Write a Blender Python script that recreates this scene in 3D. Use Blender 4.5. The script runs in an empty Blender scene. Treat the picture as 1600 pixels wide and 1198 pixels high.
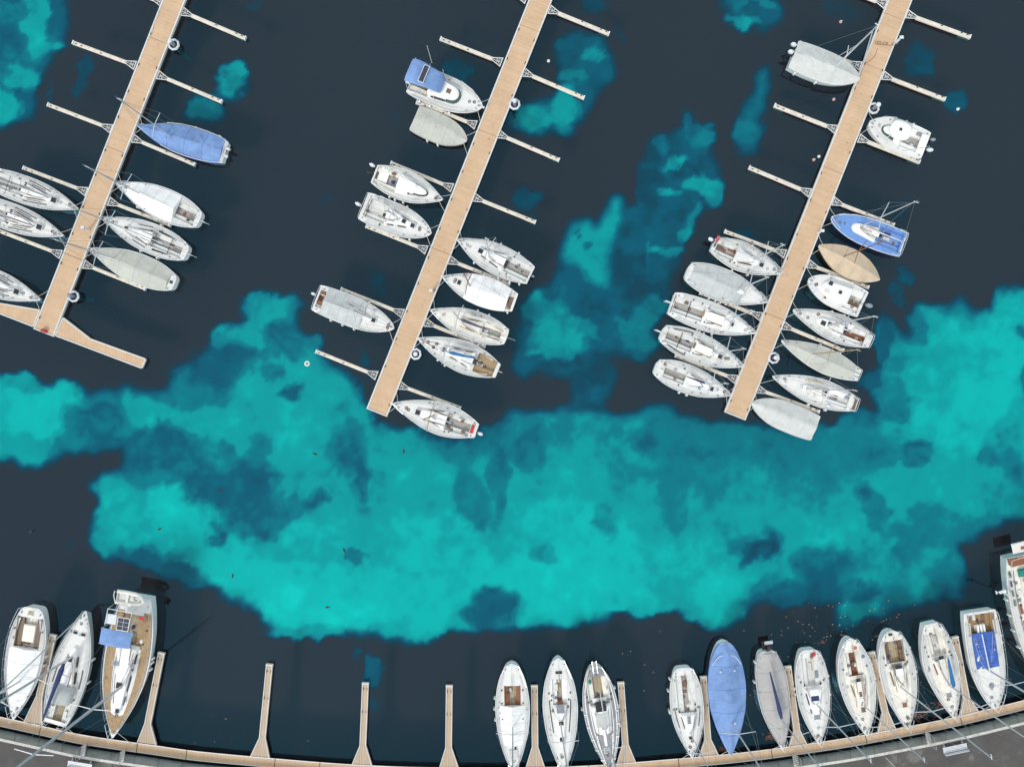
import bpy, math, random
import numpy as np
from mathutils import Vector, noise
random.seed(7)
S = 0.068          # metres per photo pixel at the water level
H = 76.0           # height of the drone
R = math.radians
scene = bpy.context.scene
col = scene.collection

def W(px, py, z=0.0):
    k = S*(H-z)/H
    return Vector(((px-800)*k, (599-py)*k, z))

# ------------------------------------------------------------------ materials
def new_mat(name):
    m = bpy.data.materials.new(name); m.use_nodes = True
    nt = m.node_tree; nt.nodes.clear()
    out = nt.nodes.new('ShaderNodeOutputMaterial')
    return m, nt, out
def mat(name, c, rough=.6, metal=0., var=.12, scale=1.2, bump=0., bscale=20., c2=None, fine=0.0, spec=.5):
    m, nt, out = new_mat(name)
    N = nt.nodes.new; L = nt.links.new
    b = N('ShaderNodeBsdfPrincipled'); L(b.outputs[0], out.inputs[0])
    b.inputs['Roughness'].default_value = rough; b.inputs['Metallic'].default_value = metal
    b.inputs['Specular IOR Level'].default_value = spec
    tc = N('ShaderNodeTexCoord')
    n = N('ShaderNodeTexNoise'); n.inputs['Scale'].default_value = scale; n.inputs['Detail'].default_value = 6; n.inputs['Roughness'].default_value = .65
    oi = N('ShaderNodeObjectInfo'); ad = N('ShaderNodeVectorMath'); ad.operation = 'ADD'
    mu = N('ShaderNodeVectorMath'); mu.operation = 'SCALE'; mu.inputs['Scale'].default_value = 37.
    L(oi.outputs['Random'], mu.inputs[0]); L(tc.outputs['Object'], ad.inputs[0]); L(mu.outputs[0], ad.inputs[1]); L(ad.outputs[0], n.inputs['Vector'])
    r = N('ShaderNodeValToRGB'); L(n.outputs['Fac'], r.inputs[0])
    a = [x*(1-var) for x in c] if c2 is None else c2
    r.color_ramp.elements[0].position = .32; r.color_ramp.elements[0].color = (*a, 1)
    r.color_ramp.elements[1].position = .62; r.color_ramp.elements[1].color = (*[min(1, x*(1+var*.35)) for x in c], 1)
    L(r.outputs[0], b.inputs['Base Color'])
    if bump:
        n2 = N('ShaderNodeTexNoise'); n2.inputs['Scale'].default_value = bscale; n2.inputs['Detail'].default_value = 4
        L(tc.outputs['Object'], n2.inputs['Vector'])
        bp = N('ShaderNodeBump'); bp.inputs['Strength'].default_value = bump; bp.inputs['Distance'].default_value = .05
        L(n2.outputs['Fac'], bp.inputs['Height']); L(bp.outputs[0], b.inputs['Normal'])
    return m
M = {}
M['gel']   = mat('white_gelcoat', (.80,.795,.765), .3, var=.06, scale=1.5)
M['gel2']  = mat('cream_gelcoat', (.74,.71,.63), .4, var=.14, scale=1.5)
M['gelw']  = mat('weathered_gelcoat', (.66,.66,.62), .45, var=.2, scale=2.5)
M['nons']  = mat('nonskid_deck', (.68,.675,.645), .7, var=.07, scale=3)
M['panel'] = mat('nonskid_panel', (.56,.56,.535), .8, var=.10, scale=2)
M['nonsd'] = mat('grey_nonskid', (.26,.265,.275), .8, var=.2, scale=3)
M['floor'] = mat('cockpit_sole', (.36,.345,.32), .7, var=.25, scale=4)
M['teak']  = mat('teak', (.36,.24,.12), .65, var=.3, scale=5)
M['teakl'] = mat('weathered_teak', (.40,.31,.18), .7, var=.3, scale=4)
M['wood']  = mat('varnished_wood', (.25,.09,.04), .35, var=.35, scale=6)
M['brown'] = mat('brown_paint', (.16,.10,.06), .5, var=.3, scale=6)
M['wcov']  = mat('white_canvas', (.80,.80,.78), .85, var=.10, scale=1.2, bump=.5, bscale=5)
M['gcov']  = mat('grey_canvas', (.47,.49,.48), .85, var=.14, scale=1.2, bump=.5, bscale=5)
M['lcov']  = mat('light_grey_canvas', (.52,.53,.505), .85, var=.14, scale=1.0, bump=.5, bscale=5)
M['ocov']  = mat('faded_olive_canvas', (.46,.47,.41), .85, c2=(.41,.415,.375), scale=.8, bump=.5, bscale=5)
M['tcov']  = mat('taupe_canvas', (.40,.385,.37), .85, var=.1, scale=.8, bump=.4, bscale=5)
M['bcov']  = mat('blue_canvas', (.17,.285,.53), .85, var=.25, scale=.8, bump=.7, bscale=4)
M['bcovd'] = mat('deep_blue_canvas', (.05,.13,.45), .85, var=.3, scale=1.2, bump=.6, bscale=5)
M['navy']  = mat('navy_canvas', (.02,.035,.12), .8, var=.3, scale=3)
M['azure'] = mat('azure_canvas', (.01,.14,.36), .8, var=.3, scale=3)
M['purple']= mat('plum_canvas', (.10,.075,.12), .8, var=.3, scale=3)
M['tan']   = mat('tan_canvas', (.54,.425,.30), .85, var=.15, scale=1, bump=.4, bscale=5)
M['bhull'] = mat('blue_gelcoat', (.14,.28,.60), .3, var=.14, scale=1.5)
M['glass'] = mat('tinted_glass', (.018,.022,.024), .12, var=.3, scale=3)
M['gglass']= mat('green_glass', (.05,.10,.085), .1, var=.3, scale=3)
M['alu']   = mat('aluminium', (.56,.57,.58), .4, metal=.35, var=.1, scale=3)
M['steel'] = mat('stainless_steel', (.72,.73,.74), .28, metal=.5, var=.05, scale=3)
M['wire']  = mat('rigging_wire', (.30,.31,.31), .4, metal=.4, var=.1, scale=3)
M['black'] = mat('black_plastic', (.02,.02,.022), .4, var=.3, scale=5)
M['engine']= mat('outboard_white', (.62,.64,.66), .3, var=.1, scale=3)
M['engg']  = mat('outboard_grey', (.22,.25,.28), .3, var=.2, scale=3)
M['rub']   = mat('dark_rubber', (.03,.03,.03), .7, var=.3, scale=5)
M['fend']  = mat('white_vinyl', (.74,.74,.70), .4, var=.12, scale=5)
M['rope']  = mat('rope', (.60,.58,.53), .9, var=.25, scale=8)
M['roped'] = mat('brown_rope', (.22,.12,.07), .9, var=.25, scale=8)
M['red']   = mat('red_plastic', (.52,.02,.03), .5, var=.2, scale=5)
M['orange']= mat('orange_plastic', (.62,.10,.04), .5, var=.2, scale=5)
M['green'] = mat('green_fabric', (.01,.20,.16), .7, var=.3, scale=5)
M['yellow']= mat('yellow_line', (.62,.50,.18), .7, var=.2, scale=5)
M['pinkish']= mat('faded_red_float', (.62,.32,.28), .5, var=.3, scale=5)
M['antif']  = mat('pale_hull_side', (.56,.62,.61), .35, var=.15, scale=2)
M['bottom']= mat('antifouling', (.03,.05,.055), .8, var=.3, scale=3)
M['solar'] = mat('solar_cells', (.03,.035,.06), .25, var=.3, scale=9)
M['beam']  = mat('galvanised_beam', (.66,.63,.58), .6, var=.14, scale=2.0)
M['beamc'] = mat('cream_beam', (.66,.61,.53), .6, var=.2, scale=1.5)
M['beamt'] = mat('beam_tread', (.66,.59,.49), .75, var=.22, scale=2)
M['beamw'] = mat('white_metal_beam', (.62,.61,.58), .5, var=.12, scale=3)
M['float'] = mat('pontoon_float', (.05,.06,.055), .8, var=.4, scale=3)
M['conc']  = mat('quay_concrete', (.34,.37,.345), .85, c2=(.24,.265,.245), scale=.9, bump=.4, bscale=8)
M['cap']   = mat('quay_cap_stone', (.52,.50,.46), .8, var=.2, scale=2)
M['duck']  = mat('dark_feathers', (.03,.028,.026), .8, var=.3, scale=9)

def deck_mat(name, c, plank=.14, stain=.5):
    m, nt, out = new_mat(name); N = nt.nodes.new; L = nt.links.new
    b = N('ShaderNodeBsdfPrincipled'); L(b.outputs[0], out.inputs[0]); b.inputs['Roughness'].default_value = .8
    tc = N('ShaderNodeTexCoord')
    sx = N('ShaderNodeSeparateXYZ'); L(tc.outputs['Object'], sx.inputs[0])
    mm = N('ShaderNodeMath'); mm.operation = 'MULTIPLY'; mm.inputs[1].default_value = 1/plank; L(sx.outputs['X'], mm.inputs[0])
    fr = N('ShaderNodeMath'); fr.operation = 'FRACT'; L(mm.outputs[0], fr.inputs[0])
    gt = N('ShaderNodeMath'); gt.operation = 'LESS_THAN'; gt.inputs[1].default_value = .07; L(fr.outputs[0], gt.inputs[0])
    fl = N('ShaderNodeMath'); fl.operation = 'FLOOR'; L(mm.outputs[0], fl.inputs[0])
    wn = N('ShaderNodeTexWhiteNoise'); wn.noise_dimensions = '1D'; L(fl.outputs[0], wn.inputs['W'])
    n = N('ShaderNodeTexNoise'); n.inputs['Scale'].default_value = .55; n.inputs['Detail'].default_value = 8; n.inputs['Roughness'].default_value = .7; L(tc.outputs['Object'], n.inputs['Vector'])
    n3 = N('ShaderNodeTexNoise'); n3.inputs['Scale'].default_value = 1.7; n3.inputs['Detail'].default_value = 6; L(tc.outputs['Object'], n3.inputs['Vector'])
    r = N('ShaderNodeValToRGB'); L(n.outputs['Fac'], r.inputs[0])
    r.color_ramp.elements[0].position = .3; r.color_ramp.elements[0].color = (c[0]*.84, c[1]*.83, c[2]*.78, 1)
    r.color_ramp.elements[1].position = .65; r.color_ramp.elements[1].color = (*c, 1)
    hs = N('ShaderNodeMix'); hs.data_type = 'RGBA'; hs.blend_type = 'MULTIPLY'; hs.inputs['Factor'].default_value = .09
    L(r.outputs[0], hs.inputs['A']); L(wn.outputs['Value'], hs.inputs['B'])
    st = N('ShaderNodeValToRGB'); L(n3.outputs['Fac'], st.inputs[0])
    st.color_ramp.elements[0].position = .64; st.color_ramp.elements[0].color = (1,1,1,1)
    st.color_ramp.elements[1].position = .80; st.color_ramp.elements[1].color = (stain,stain*.95,stain*.85,1)
    m2 = N('ShaderNodeMix'); m2.data_type = 'RGBA'; m2.blend_type = 'MULTIPLY'; m2.inputs['Factor'].default_value = 1
    L(hs.outputs['Result'], m2.inputs['A']); L(st.outputs[0], m2.inputs['B'])
    m3 = N('ShaderNodeMix'); m3.data_type = 'RGBA'; L(gt.outputs[0], m3.inputs['Factor'])
    L(m2.outputs['Result'], m3.inputs['A']); m3.inputs['B'].default_value = (c[0]*.84, c[1]*.82, c[2]*.79, 1)
    L(m3.outputs['Result'], b.inputs['Base Color'])
    return m
M['pdeck'] = deck_mat('pier_decking', (.60,.415,.265))
M['fdeck'] = deck_mat('finger_decking', (.52,.395,.28), .12)

def asphalt():
    m, nt, out = new_mat('asphalt'); N = nt.nodes.new; L = nt.links.new
    b = N('ShaderNodeBsdfPrincipled'); L(b.outputs[0], out.inputs[0]); b.inputs['Roughness'].default_value = .9
    tc = N('ShaderNodeTexCoord')
    n = N('ShaderNodeTexNoise'); n.inputs['Scale'].default_value = .35; n.inputs['Detail'].default_value = 8; n.inputs['Roughness'].default_value = .7; L(tc.outputs['Object'], n.inputs['Vector'])
    r = N('ShaderNodeValToRGB'); L(n.outputs['Fac'], r.inputs[0])
    r.color_ramp.elements[0].position = .35; r.color_ramp.elements[0].color = (.085,.078,.074,1)
    r.color_ramp.elements[1].position = .58; r.color_ramp.elements[1].color = (.115,.107,.10,1)
    e = r.color_ramp.elements.new(.64); e.color = (.20,.19,.165,1)
    f = N('ShaderNodeTexNoise'); f.inputs['Scale'].default_value = 9; f.inputs['Detail'].default_value = 4; L(tc.outputs['Object'], f.inputs['Vector'])
    mx = N('ShaderNodeMix'); mx.data_type = 'RGBA'; mx.blend_type = 'MULTIPLY'; mx.inputs['Factor'].default_value = .5
    L(r.outputs[0], mx.inputs['A']); L(f.outputs['Color'], mx.inputs['B']); L(mx.outputs['Result'], b.inputs['Base Color'])
    return m
M['asphalt'] = asphalt()

def water_mat():
    m, nt, out = new_mat('water'); N = nt.nodes.new; L = nt.links.new
    tr = N('ShaderNodeBsdfTransparent'); tr.inputs[0].default_value = (.45,.97,.98,1)
    gl = N('ShaderNodeBsdfGlossy'); gl.inputs['Roughness'].default_value = .03; gl.inputs['Color'].default_value = (.20,.66,.90,1)
    mx = N('ShaderNodeMixShader')
    tc = N('ShaderNodeTexCoord')
    lf = N('ShaderNodeLayerWeight'); lf.inputs['Blend'].default_value = .5
    pw = N('ShaderNodeMath'); pw.operation = 'POWER'; pw.inputs[1].default_value = 5; L(lf.outputs['Facing'], pw.inputs[0])
    lw = N('ShaderNodeMath'); lw.operation = 'MULTIPLY_ADD'; lw.inputs[1].default_value = .9; lw.inputs[2].default_value = .049; L(pw.outputs[0], lw.inputs[0])
    n = N('ShaderNodeTexNoise'); n.inputs['Scale'].default_value = .7; n.inputs['Detail'].default_value = 4; n.inputs['Roughness'].default_value = .5
    mp = N('ShaderNodeMapping'); mp.inputs['Rotation'].default_value = (0,0,R(25)); mp.inputs['Scale'].default_value = (1.,2.2,1.)
    L(tc.outputs['Object'], mp.inputs[0]); L(mp.outputs[0], n.inputs['Vector'])
    big = N('ShaderNodeTexNoise'); big.inputs['Scale'].default_value = .03; big.inputs['Detail'].default_value = 2; L(tc.outputs['Object'], big.inputs['Vector'])
    rr = N('ShaderNodeMapRange'); rr.inputs['From Min'].default_value = .35; rr.inputs['From Max'].default_value = .65; rr.inputs['To Min'].default_value = .02; rr.inputs['To Max'].default_value = .10
    L(big.outputs['Fac'], rr.inputs['Value'])
    bp = N('ShaderNodeBump'); bp.inputs['Distance'].default_value = .10; L(rr.outputs[0], bp.inputs['Strength']); L(n.outputs['Fac'], bp.inputs['Height'])
    L(bp.outputs[0], gl.inputs['Normal'])
    L(lw.outputs[0], mx.inputs[0]); L(tr.outputs[0], mx.inputs[1]); L(gl.outputs[0], mx.inputs[2]); L(mx.outputs[0], out.inputs[0])
    return m
M['water'] = water_mat()
def bed_mat():
    m, nt, out = new_mat('seabed'); N = nt.nodes.new; L = nt.links.new
    b = N('ShaderNodeBsdfDiffuse'); L(b.outputs[0], out.inputs[0])
    a = N('ShaderNodeAttribute'); a.attribute_name = 'Col'
    tc = N('ShaderNodeTexCoord')
    n = N('ShaderNodeTexNoise'); n.inputs['Scale'].default_value = .45; n.inputs['Detail'].default_value = 10; n.inputs['Roughness'].default_value = .70; L(tc.outputs['Object'], n.inputs['Vector'])
    # sand / weed cover : attribute is how sandy, noise breaks the border up
    ms = N('ShaderNodeMath'); ms.operation = 'MULTIPLY_ADD'; ms.inputs[1].default_value = .32; ms.inputs[2].default_value = -.16
    L(n.outputs['Fac'], ms.inputs[0])
    se = N('ShaderNodeSeparateColor'); L(a.outputs['Color'], se.inputs[0])
    am = N('ShaderNodeMath'); am.operation = 'ADD'; L(se.outputs['Red'], am.inputs[0]); 
    wt = N('ShaderNodeMath'); wt.operation = 'MULTIPLY'; L(ms.outputs[0], wt.inputs[0])
    g = N('ShaderNodeMapRange'); g.inputs['From Min'].default_value = 0; g.inputs['From Max'].default_value = .12; L(se.outputs['Red'], g.inputs['Value'])
    L(g.outputs[0], wt.inputs[1]); L(wt.outputs[0], am.inputs[1])
    r = N('ShaderNodeValToRGB'); L(am.outputs[0], r.inputs[0]); r.color_ramp.interpolation = 'EASE'
    els = r.color_ramp.elements
    els[0].position = 0.02; els[0].color = (.090,.014,.015,1)
    els[1].position = 1.0; els[1].color = (.001,.50,.42,1)
    for p, c in ((.12,(.05,.020,.030,1)), (.22,(.006,.036,.062,1)), (.37,(.001,.074,.116,1)), (.52,(.001,.150,.180,1)), (.68,(.001,.275,.262,1)), (.84,(.001,.39,.345,1))):
        e = els.new(p); e.color = c
    L(r.outputs[0], b.inputs[0])
    return m
M['bed'] = bed_mat()

# ------------------------------------------------------------------ mesh builder
class MB:
    def __init__(s): s.v = []; s.f = []
    def add(s, vs, fs):
        o = len(s.v); s.v += [tuple(v) for v in vs]; s.f += [tuple(i+o for i in f) for f in fs]; return s
    def box(s, c, sz, rz=0., taper=1.):
        hx, hy, hz = sz[0]/2, sz[1]/2, sz[2]/2; ca, sa = math.cos(rz), math.sin(rz); vs = []
        bv = min(hx, hy, hz)*.25
        for z, k, d in ((-hz,1.,bv), (-hz+bv,1.,0), (hz-bv,taper,0), (hz,taper,bv)):
            for x, y in ((-1,-1),(1,-1),(1,1),(-1,1)):
                X, Y = x*(hx*k-d), y*(hy*k-d)
                vs.append((c[0]+X*ca-Y*sa, c[1]+X*sa+Y*ca, c[2]+z))
        fs = [(3,2,1,0),(12,13,14,15)]
        for l in range(3):
            for i in range(4):
                j = (i+1) % 4; fs.append((l*4+i, l*4+j, l*4+4+j, l*4+4+i))
        return s.add(vs, fs)
    def tube(s, p0, p1, r, r1=None, n=6):
        return s.path([p0, p1], r, n, r1)
    def path(s, pts, r, n=6, r1=None, closed=False):
        pts = [Vector(p) for p in pts]; N = len(pts); vs = []; fs = []
        for i, p in enumerate(pts):
            if closed: d = pts[(i+1) % N]-pts[i-1]
            else: d = pts[min(i+1, N-1)]-pts[max(i-1, 0)]
            if d.length < 1e-6: d = Vector((1,0,0))
            d.normalize()
            up = Vector((0,0,1)) if abs(d.z) < .9 else Vector((1,0,0))
            a = d.cross(up).normalized(); b = d.cross(a)
            rr = r if r1 is None else r+(r1-r)*i/(N-1)
            for k in range(n):
                t = 2*math.pi*k/n; vs.append(p+(a*math.cos(t)+b*math.sin(t))*rr)
        for i in range(N if closed else N-1):
            j = (i+1) % N
            for k in range(n):
                l = (k+1) % n; fs.append((i*n+k, i*n+l, j*n+l, j*n+k))
        if not closed: fs.append(tuple(range(n))); fs.append(tuple(range((N-1)*n, N*n))[::-1])
        return s.add(vs, fs)
    def rings(s, rings, cap0=True, cap1=True, closed=True):
        n = len(rings[0]); vs = [p for r in rings for p in r]; fs = []
        for i in range(len(rings)-1):
            for k in range(n if closed else n-1):
                l = (k+1) % n; fs.append((i*n+k, i*n+l, (i+1)*n+l, (i+1)*n+k))
        if cap0: fs.append(tuple(range(n))[::-1])
        if cap1: fs.append(tuple(range((len(rings)-1)*n, len(rings)*n)))
        return s.add(vs, fs)
    def prism(s, pts, z0, z1, bev=.02):
        n = len(pts); cx = sum(p[0] for p in pts)/n; cy = sum(p[1] for p in pts)/n
        def ins(d):
            o = []
            for p in pts:
                v = Vector((cx-p[0], cy-p[1])); L = v.length or 1; o.append((p[0]+v.x/L*d, p[1]+v.y/L*d))
            return o
        q = ins(bev)
        return s.rings([[(x,y,z0) for x,y in pts], [(x,y,z1-bev) for x,y in pts], [(x,y,z1) for x,y in q]])
    def ball(s, c, r, n=10, m=6):
        if not hasattr(r, '__len__'): r = (r,r,r)
        rg = []
        for i in range(m+1):
            t = math.pi*i/m; q = max(math.sin(t), .02)
            rg.append([(c[0]+r[0]*q*math.cos(2*math.pi*k/n), c[1]+r[1]*q*math.sin(2*math.pi*k/n), c[2]-r[2]*math.cos(t)) for k in range(n)])
        return s.rings(rg)
    def build(s, name, m, parent=None, smooth=False, loc=None):
        me = bpy.data.meshes.new(name); me.from_pydata(s.v, [], s.f); me.materials.append(M[m] if isinstance(m, str) else m)
        me.validate(); me.update()
        if smooth: me.polygons.foreach_set('use_smooth', [True]*len(me.polygons)); 
        o = bpy.data.objects.new(name, me); col.objects.link(o)
        if parent is not None: o.parent = parent
        if loc is not None: o.location = loc
        if smooth:
            try: me.set_sharp_from_angle(angle=R(38))
            except Exception: pass
        return o
def tag(o, label=None, cat=None, group=None, kind=None):
    if label: o['label'] = label
    if cat: o['category'] = cat
    if group: o['group'] = group
    if kind: o['kind'] = kind
    return o
def empty(name, loc=(0,0,0), rz=0):
    o = bpy.data.objects.new(name, None); o.location = loc; o.rotation_euler = (0,0,rz); o.empty_display_size = .3; col.objects.link(o); return o
def copy_tree(o, parent=None):
    c = o.copy(); col.objects.link(c); c.parent = parent
    for ch in list(o.children): copy_tree(ch, c)
    return c

# ------------------------------------------------------------------ curves
def interp(tab, u):
    n = len(tab)
    if u <= tab[0][0]: return tab[0][1]
    if u >= tab[-1][0]: return tab[-1][1]
    for i in range(n-1):
        if tab[i][0] <= u <= tab[i+1][0]: break
    def sl(k):
        if k <= 0: return (tab[1][1]-tab[0][1])/(tab[1][0]-tab[0][0])
        if k >= n-1: return (tab[-1][1]-tab[-2][1])/(tab[-1][0]-tab[-2][0])
        a = (tab[k][1]-tab[k-1][1])/(tab[k][0]-tab[k-1][0]); b = (tab[k+1][1]-tab[k][1])/(tab[k+1][0]-tab[k][0])
        return 0 if a*b <= 0 else 2*a*b/(a+b)
    h = tab[i+1][0]-tab[i][0]; t = (u-tab[i][0])/h; m0, m1 = sl(i)*h, sl(i+1)*h
    return (2*t**3-3*t*t+1)*tab[i][1]+(t**3-2*t*t+t)*m0+(-2*t**3+3*t*t)*tab[i+1][1]+(t**3-t*t)*m1
SH = {
 'yacht': [(0,.60),(.12,.80),(.28,.96),(.42,1),(.58,.93),(.73,.72),(.86,.43),(.95,.18),(1,.02)],
 'wide':  [(0,.74),(.10,.88),(.25,.98),(.40,1),(.56,.93),(.71,.74),(.85,.44),(.95,.17),(1,.02)],
 'motor': [(0,.88),(.1,.95),(.3,1),(.50,.99),(.66,.90),(.80,.70),(.90,.47),(.97,.22),(1,.03)],
 'round': [(0,.05),(.015,.30),(.05,.48),(.12,.70),(.25,.91),(.40,1),(.56,.94),(.72,.73),(.86,.43),(.95,.18),(1,.02)],
 'double':[(0,.04),(.05,.26),(.15,.60),(.30,.88),(.47,1),(.62,.93),(.77,.70),(.89,.40),(.96,.18),(1,.03)],
 'canoe':[(0,.05),(.02,.26),(.06,.45),(.13,.66),(.25,.89),(.42,1),(.58,.92),(.73,.72),(.86,.43),(.95,.18),(1,.02)],
 'rstern':[(0,.30),(.012,.48),(.04,.60),(.09,.72),(.18,.88),(.30,.98),(.42,1),(.58,.93),(.73,.72),(.86,.43),(.95,.18),(1,.02)],
 'slim':  [(0,.42),(.1,.66),(.25,.90),(.40,1),(.56,.92),(.72,.70),(.86,.42),(.95,.18),(1,.02)],
}
def plan(x0, x1, w0, w1, rl=.4, ra=.08, n=8):
    p = []
    for k in range(n+1):
        a = -math.pi/2+math.pi*k/n; p.append((x1-rl+rl*math.cos(a), w1*math.sin(a)))
    xs = x1-rl; m = 6
    for k in range(1, m+1):
        t = k/m; p.append((xs+(x0+ra-xs)*t, w1+(w0-w1)*t))
    p += [(x0+ra*.3, w0-ra*.3), (x0, w0-ra), (x0, -(w0-ra)), (x0+ra*.3, -(w0-ra*.3))]
    for k in range(m, 0, -1):
        t = k/m; p.append((xs+(x0+ra-xs)*t, -(w1+(w0-w1)*t)))
    return p
def ins_plan(p, d):
    xs = [q[0] for q in p]; ys = [q[1] for q in p]
    cx = (max(xs)+min(xs))/2; hx = (max(xs)-min(xs))/2; hy = max(ys)
    return [(cx+(x-cx)*(hx-d)/hx, y*(hy-d)/hy) for x, y in p]

SHORT = {}
class Boat:
    def __init__(s, name, cat, label, short, bow, stern, w, shape='yacht', f=.85, hull='gel', deck='nons', side=None, rail='gel', group='boats moored in the marina', rx=.88):
        b, t = W(*bow, f), W(*stern, f)
        s.L = (b-t).length; s.B = w*.965*S*(H-f)/H; s.f = f; s.tab = SH[shape]
        mid = (b+t)/2; mid.z = 0; d = b-t; s.ang = math.atan2(d.y, d.x)
        s.root = empty(name, mid, s.ang); tag(s.root, label, cat, group); s.mid = mid
        s.coaches = []; s.short = short; s.bowpx = bow; s.label = label
        s.hull(hull, side or hull, rail); s.deckm = deck; s.cp = None; s.deck_done = False
    def u(s, u): return (u-.5)*s.L
    def hw(s, u): return interp(s.tab, max(0, min(1, u)))*s.B/2
    def sheer(s, u): return s.f*(1+.22*max(0, u-.4)**2/.36+.05*max(0, .4-u)**2/.16)
    def local(s, px, py, z):
        p = W(px, py, z)-s.mid; c, q = math.cos(-s.ang), math.sin(-s.ang)
        return Vector((p.x*c-p.y*q, p.x*q+p.y*c, z))
    def stations(s, extra=()):
        us = sorted(set([0,.012,.03,.06,.1]+[.15+.05*i for i in range(14)]+[.84,.88,.92,.95,.975,1.0]+list(extra)))
        return us
    def hull(s, m, side, rail):
        us = s.stations(); mb = MB(); rg = []
        for u in us:
            x, w, z = s.u(u), s.hw(u), s.sheer(u)
            ov = max(0, (u-.6)/.4)**2*s.L*.055; st = max(0, (.15-u)/.15)*s.L*.012
            kw = .90-.22*max(0, (u-.5)/.5)
            pr = [(0,z-.02,w),(ov*.35-st*.3,z*.55,w*(1+kw)/2+.01*w),(ov*.8,.05,w*kw),(ov,-.12,w*kw*.9),(ov*1.3,-.45,w*.3)]
            rg.append([(x-a, y, zz) for a, zz, y in pr]+[(x-a, -y, zz) for a, zz, y in pr[::-1]])
        mb.rings([r[:3] for r in rg]+[], False, False, False); mb.rings([r[-3:] for r in rg], False, False, False); mb.add([rg[0][0],rg[0][1],rg[0][2],rg[0][-3],rg[0][-2],rg[0][-1]], [(0,1,2,3,4,5)])
        kb_ = MB(); kb_.rings([r[2:8] for r in rg], closed=False); s._kb = kb_
        s.hullo = mb.build('hull', side, s.root, True)
        s._kb.build('underwater_hull', 'bottom', s.root, True)
        rb = MB()
        for sg in (1,-1):
            rb.path([(s.u(u), sg*(s.hw(u)+.005), s.sheer(u)+.02) for u in us], .032, 5)
        rb.path([(s.u(0), s.hw(0)*k, s.sheer(0)+.02) for k in (-1,-.5,0,.5,1)], .032, 5)
        rb.build('toe_rail', rail, s.root, True)
    def cockpit(s, u0, u1, c=.5, seat='gel', floor='floor', c1=None, depth=.45, c_in=.45):
        s.cp = (u0, u1, c, c1 or c, seat, floor, depth, c_in); return s
    def cw(s, u):
        c0, c1 = s.cp[2], s.cp[3]; t = (u-s.cp[0])/(s.cp[1]-s.cp[0]); t = max(0, min(1, t))
        return min((c0+(c1-c0)*t)*s.B/2, s.hw(u)*.86)
    def deck(s):
        us = s.stations((s.cp[0], s.cp[1]) if s.cp else ()); mb = MB(); rows = []
        for u in us:
            x, w, z = s.u(u), s.hw(u), s.sheer(u)
            c = s.cw(u) if s.cp else w*.5
            ys = [w, (w+c)/2, c, 0, -c, -(w+c)/2, -w]
            rows.append([(x, y, z+.06*(s.B/3)*(1-(y/w)**2 if w > .05 else 0)) for y in ys])
        for i in range(len(us)-1):
            inc = s.cp and us[i] >= s.cp[0]-1e-6 and us[i+1] <= s.cp[1]+1e-6
            for k in range(6):
                if inc and k in (2,3): continue
                mb.add([rows[i][k], rows[i+1][k], rows[i+1][k+1], rows[i][k+1]], [(3,2,1,0)])
        s.decko = mb.build('deck', s.deckm, s.root, False)
        if s.cp:
            u0, u1, c0, c1, seat, floor, dep, cin = s.cp
            cu = [u for u in us if u0-1e-6 <= u <= u1+1e-6]
            for sg in (1,-1):
                rg = []
                for u in cu:
                    c = s.cw(u); z = s.sheer(u)+.04; y1 = c*cin
                    rg.append([(s.u(u), sg*c, z+.07), (s.u(u), sg*(c+.07), z+.06), (s.u(u), sg*(c+.07), z-.1), (s.u(u), sg*c, z-.14), (s.u(u), sg*y1, z-.17), (s.u(u), sg*y1, z-dep)])
                m2 = MB(); m2.rings(rg, closed=False); m2.build('cockpit_seat', seat, s.root, False)
            m3 = MB(); za = s.sheer(u0)+.04; zb = s.sheer(u1)+.04
            rg = [[(s.u(u), s.cw(u)*cin, s.sheer(u)+.045-dep), (s.u(u), -s.cw(u)*cin, s.sheer(u)+.045-dep)] for u in cu]
            m3.rings(rg, False, False, False)
            for u, z in ((u0, za), (u1, zb)):
                c = s.cw(u); m3.add([(s.u(u), c, z), (s.u(u), -c, z), (s.u(u), -c, z-dep), (s.u(u), c, z-dep)], [(0,1,2,3)])
            # sole slats as real raised strips
            m3.build('cockpit_floor', floor, s.root)
            m4 = MB(); c = s.cw((u0+u1)/2)*cin
            for k in range(-1, 2):
                m4.tube((s.u(u0)+.15, k*c*.5, za-dep+.03), (s.u(u1)-.1, k*c*.5, zb-dep+.03), .018, n=4)
            m4.build('sole_slats', 'brown' if floor in ('teak','wood') else 'beam', s.root)
        s.deck_done = True
        if s.deckm in ('nons','gel','gel2','gelw') and s.L > 6.5:
            s.ring_strip(.10, .90, .66, .90, 'panel', 'nonskid_panel', .012)
            for sg in (1,-1):
                MB().path([(s.u(.08+.86*i/16), sg*s.hw(.08+.86*i/16)*.945, s.sheer(.08+.86*i/16)+.05) for i in range(17)], .016, 4).build('side_deck_line', 'engg', s.root)  # thin dark grey outline just inside the toe rail on each side
        return s
    def coach(s, u0, u1, w0, w1, h, m='gel', rl=.5, slope=.16, name='coachroof', topm=None):
        """cabin trunk, half widths as a share of the half beam"""
        W0, W1 = w0*s.B/2, w1*s.B/2
        p = plan(s.u(u0), s.u(u1), W0, W1, rl); zb = min(s.sheer(u0), s.sheer(u1))
        zt = s.sheer((u0+u1)/2)+.06+h
        p1 = ins_plan(p, slope); p2 = ins_plan(p, slope+.07)
        mb = MB()
        def ring(q, z, cr=0, sh=0): return [(x, y, z+cr*(1-(y/W0)**2)-sh*(x-s.u(u0))/(s.u(u1)-s.u(u0))) for x, y in q]
        sh = h*.22
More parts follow.
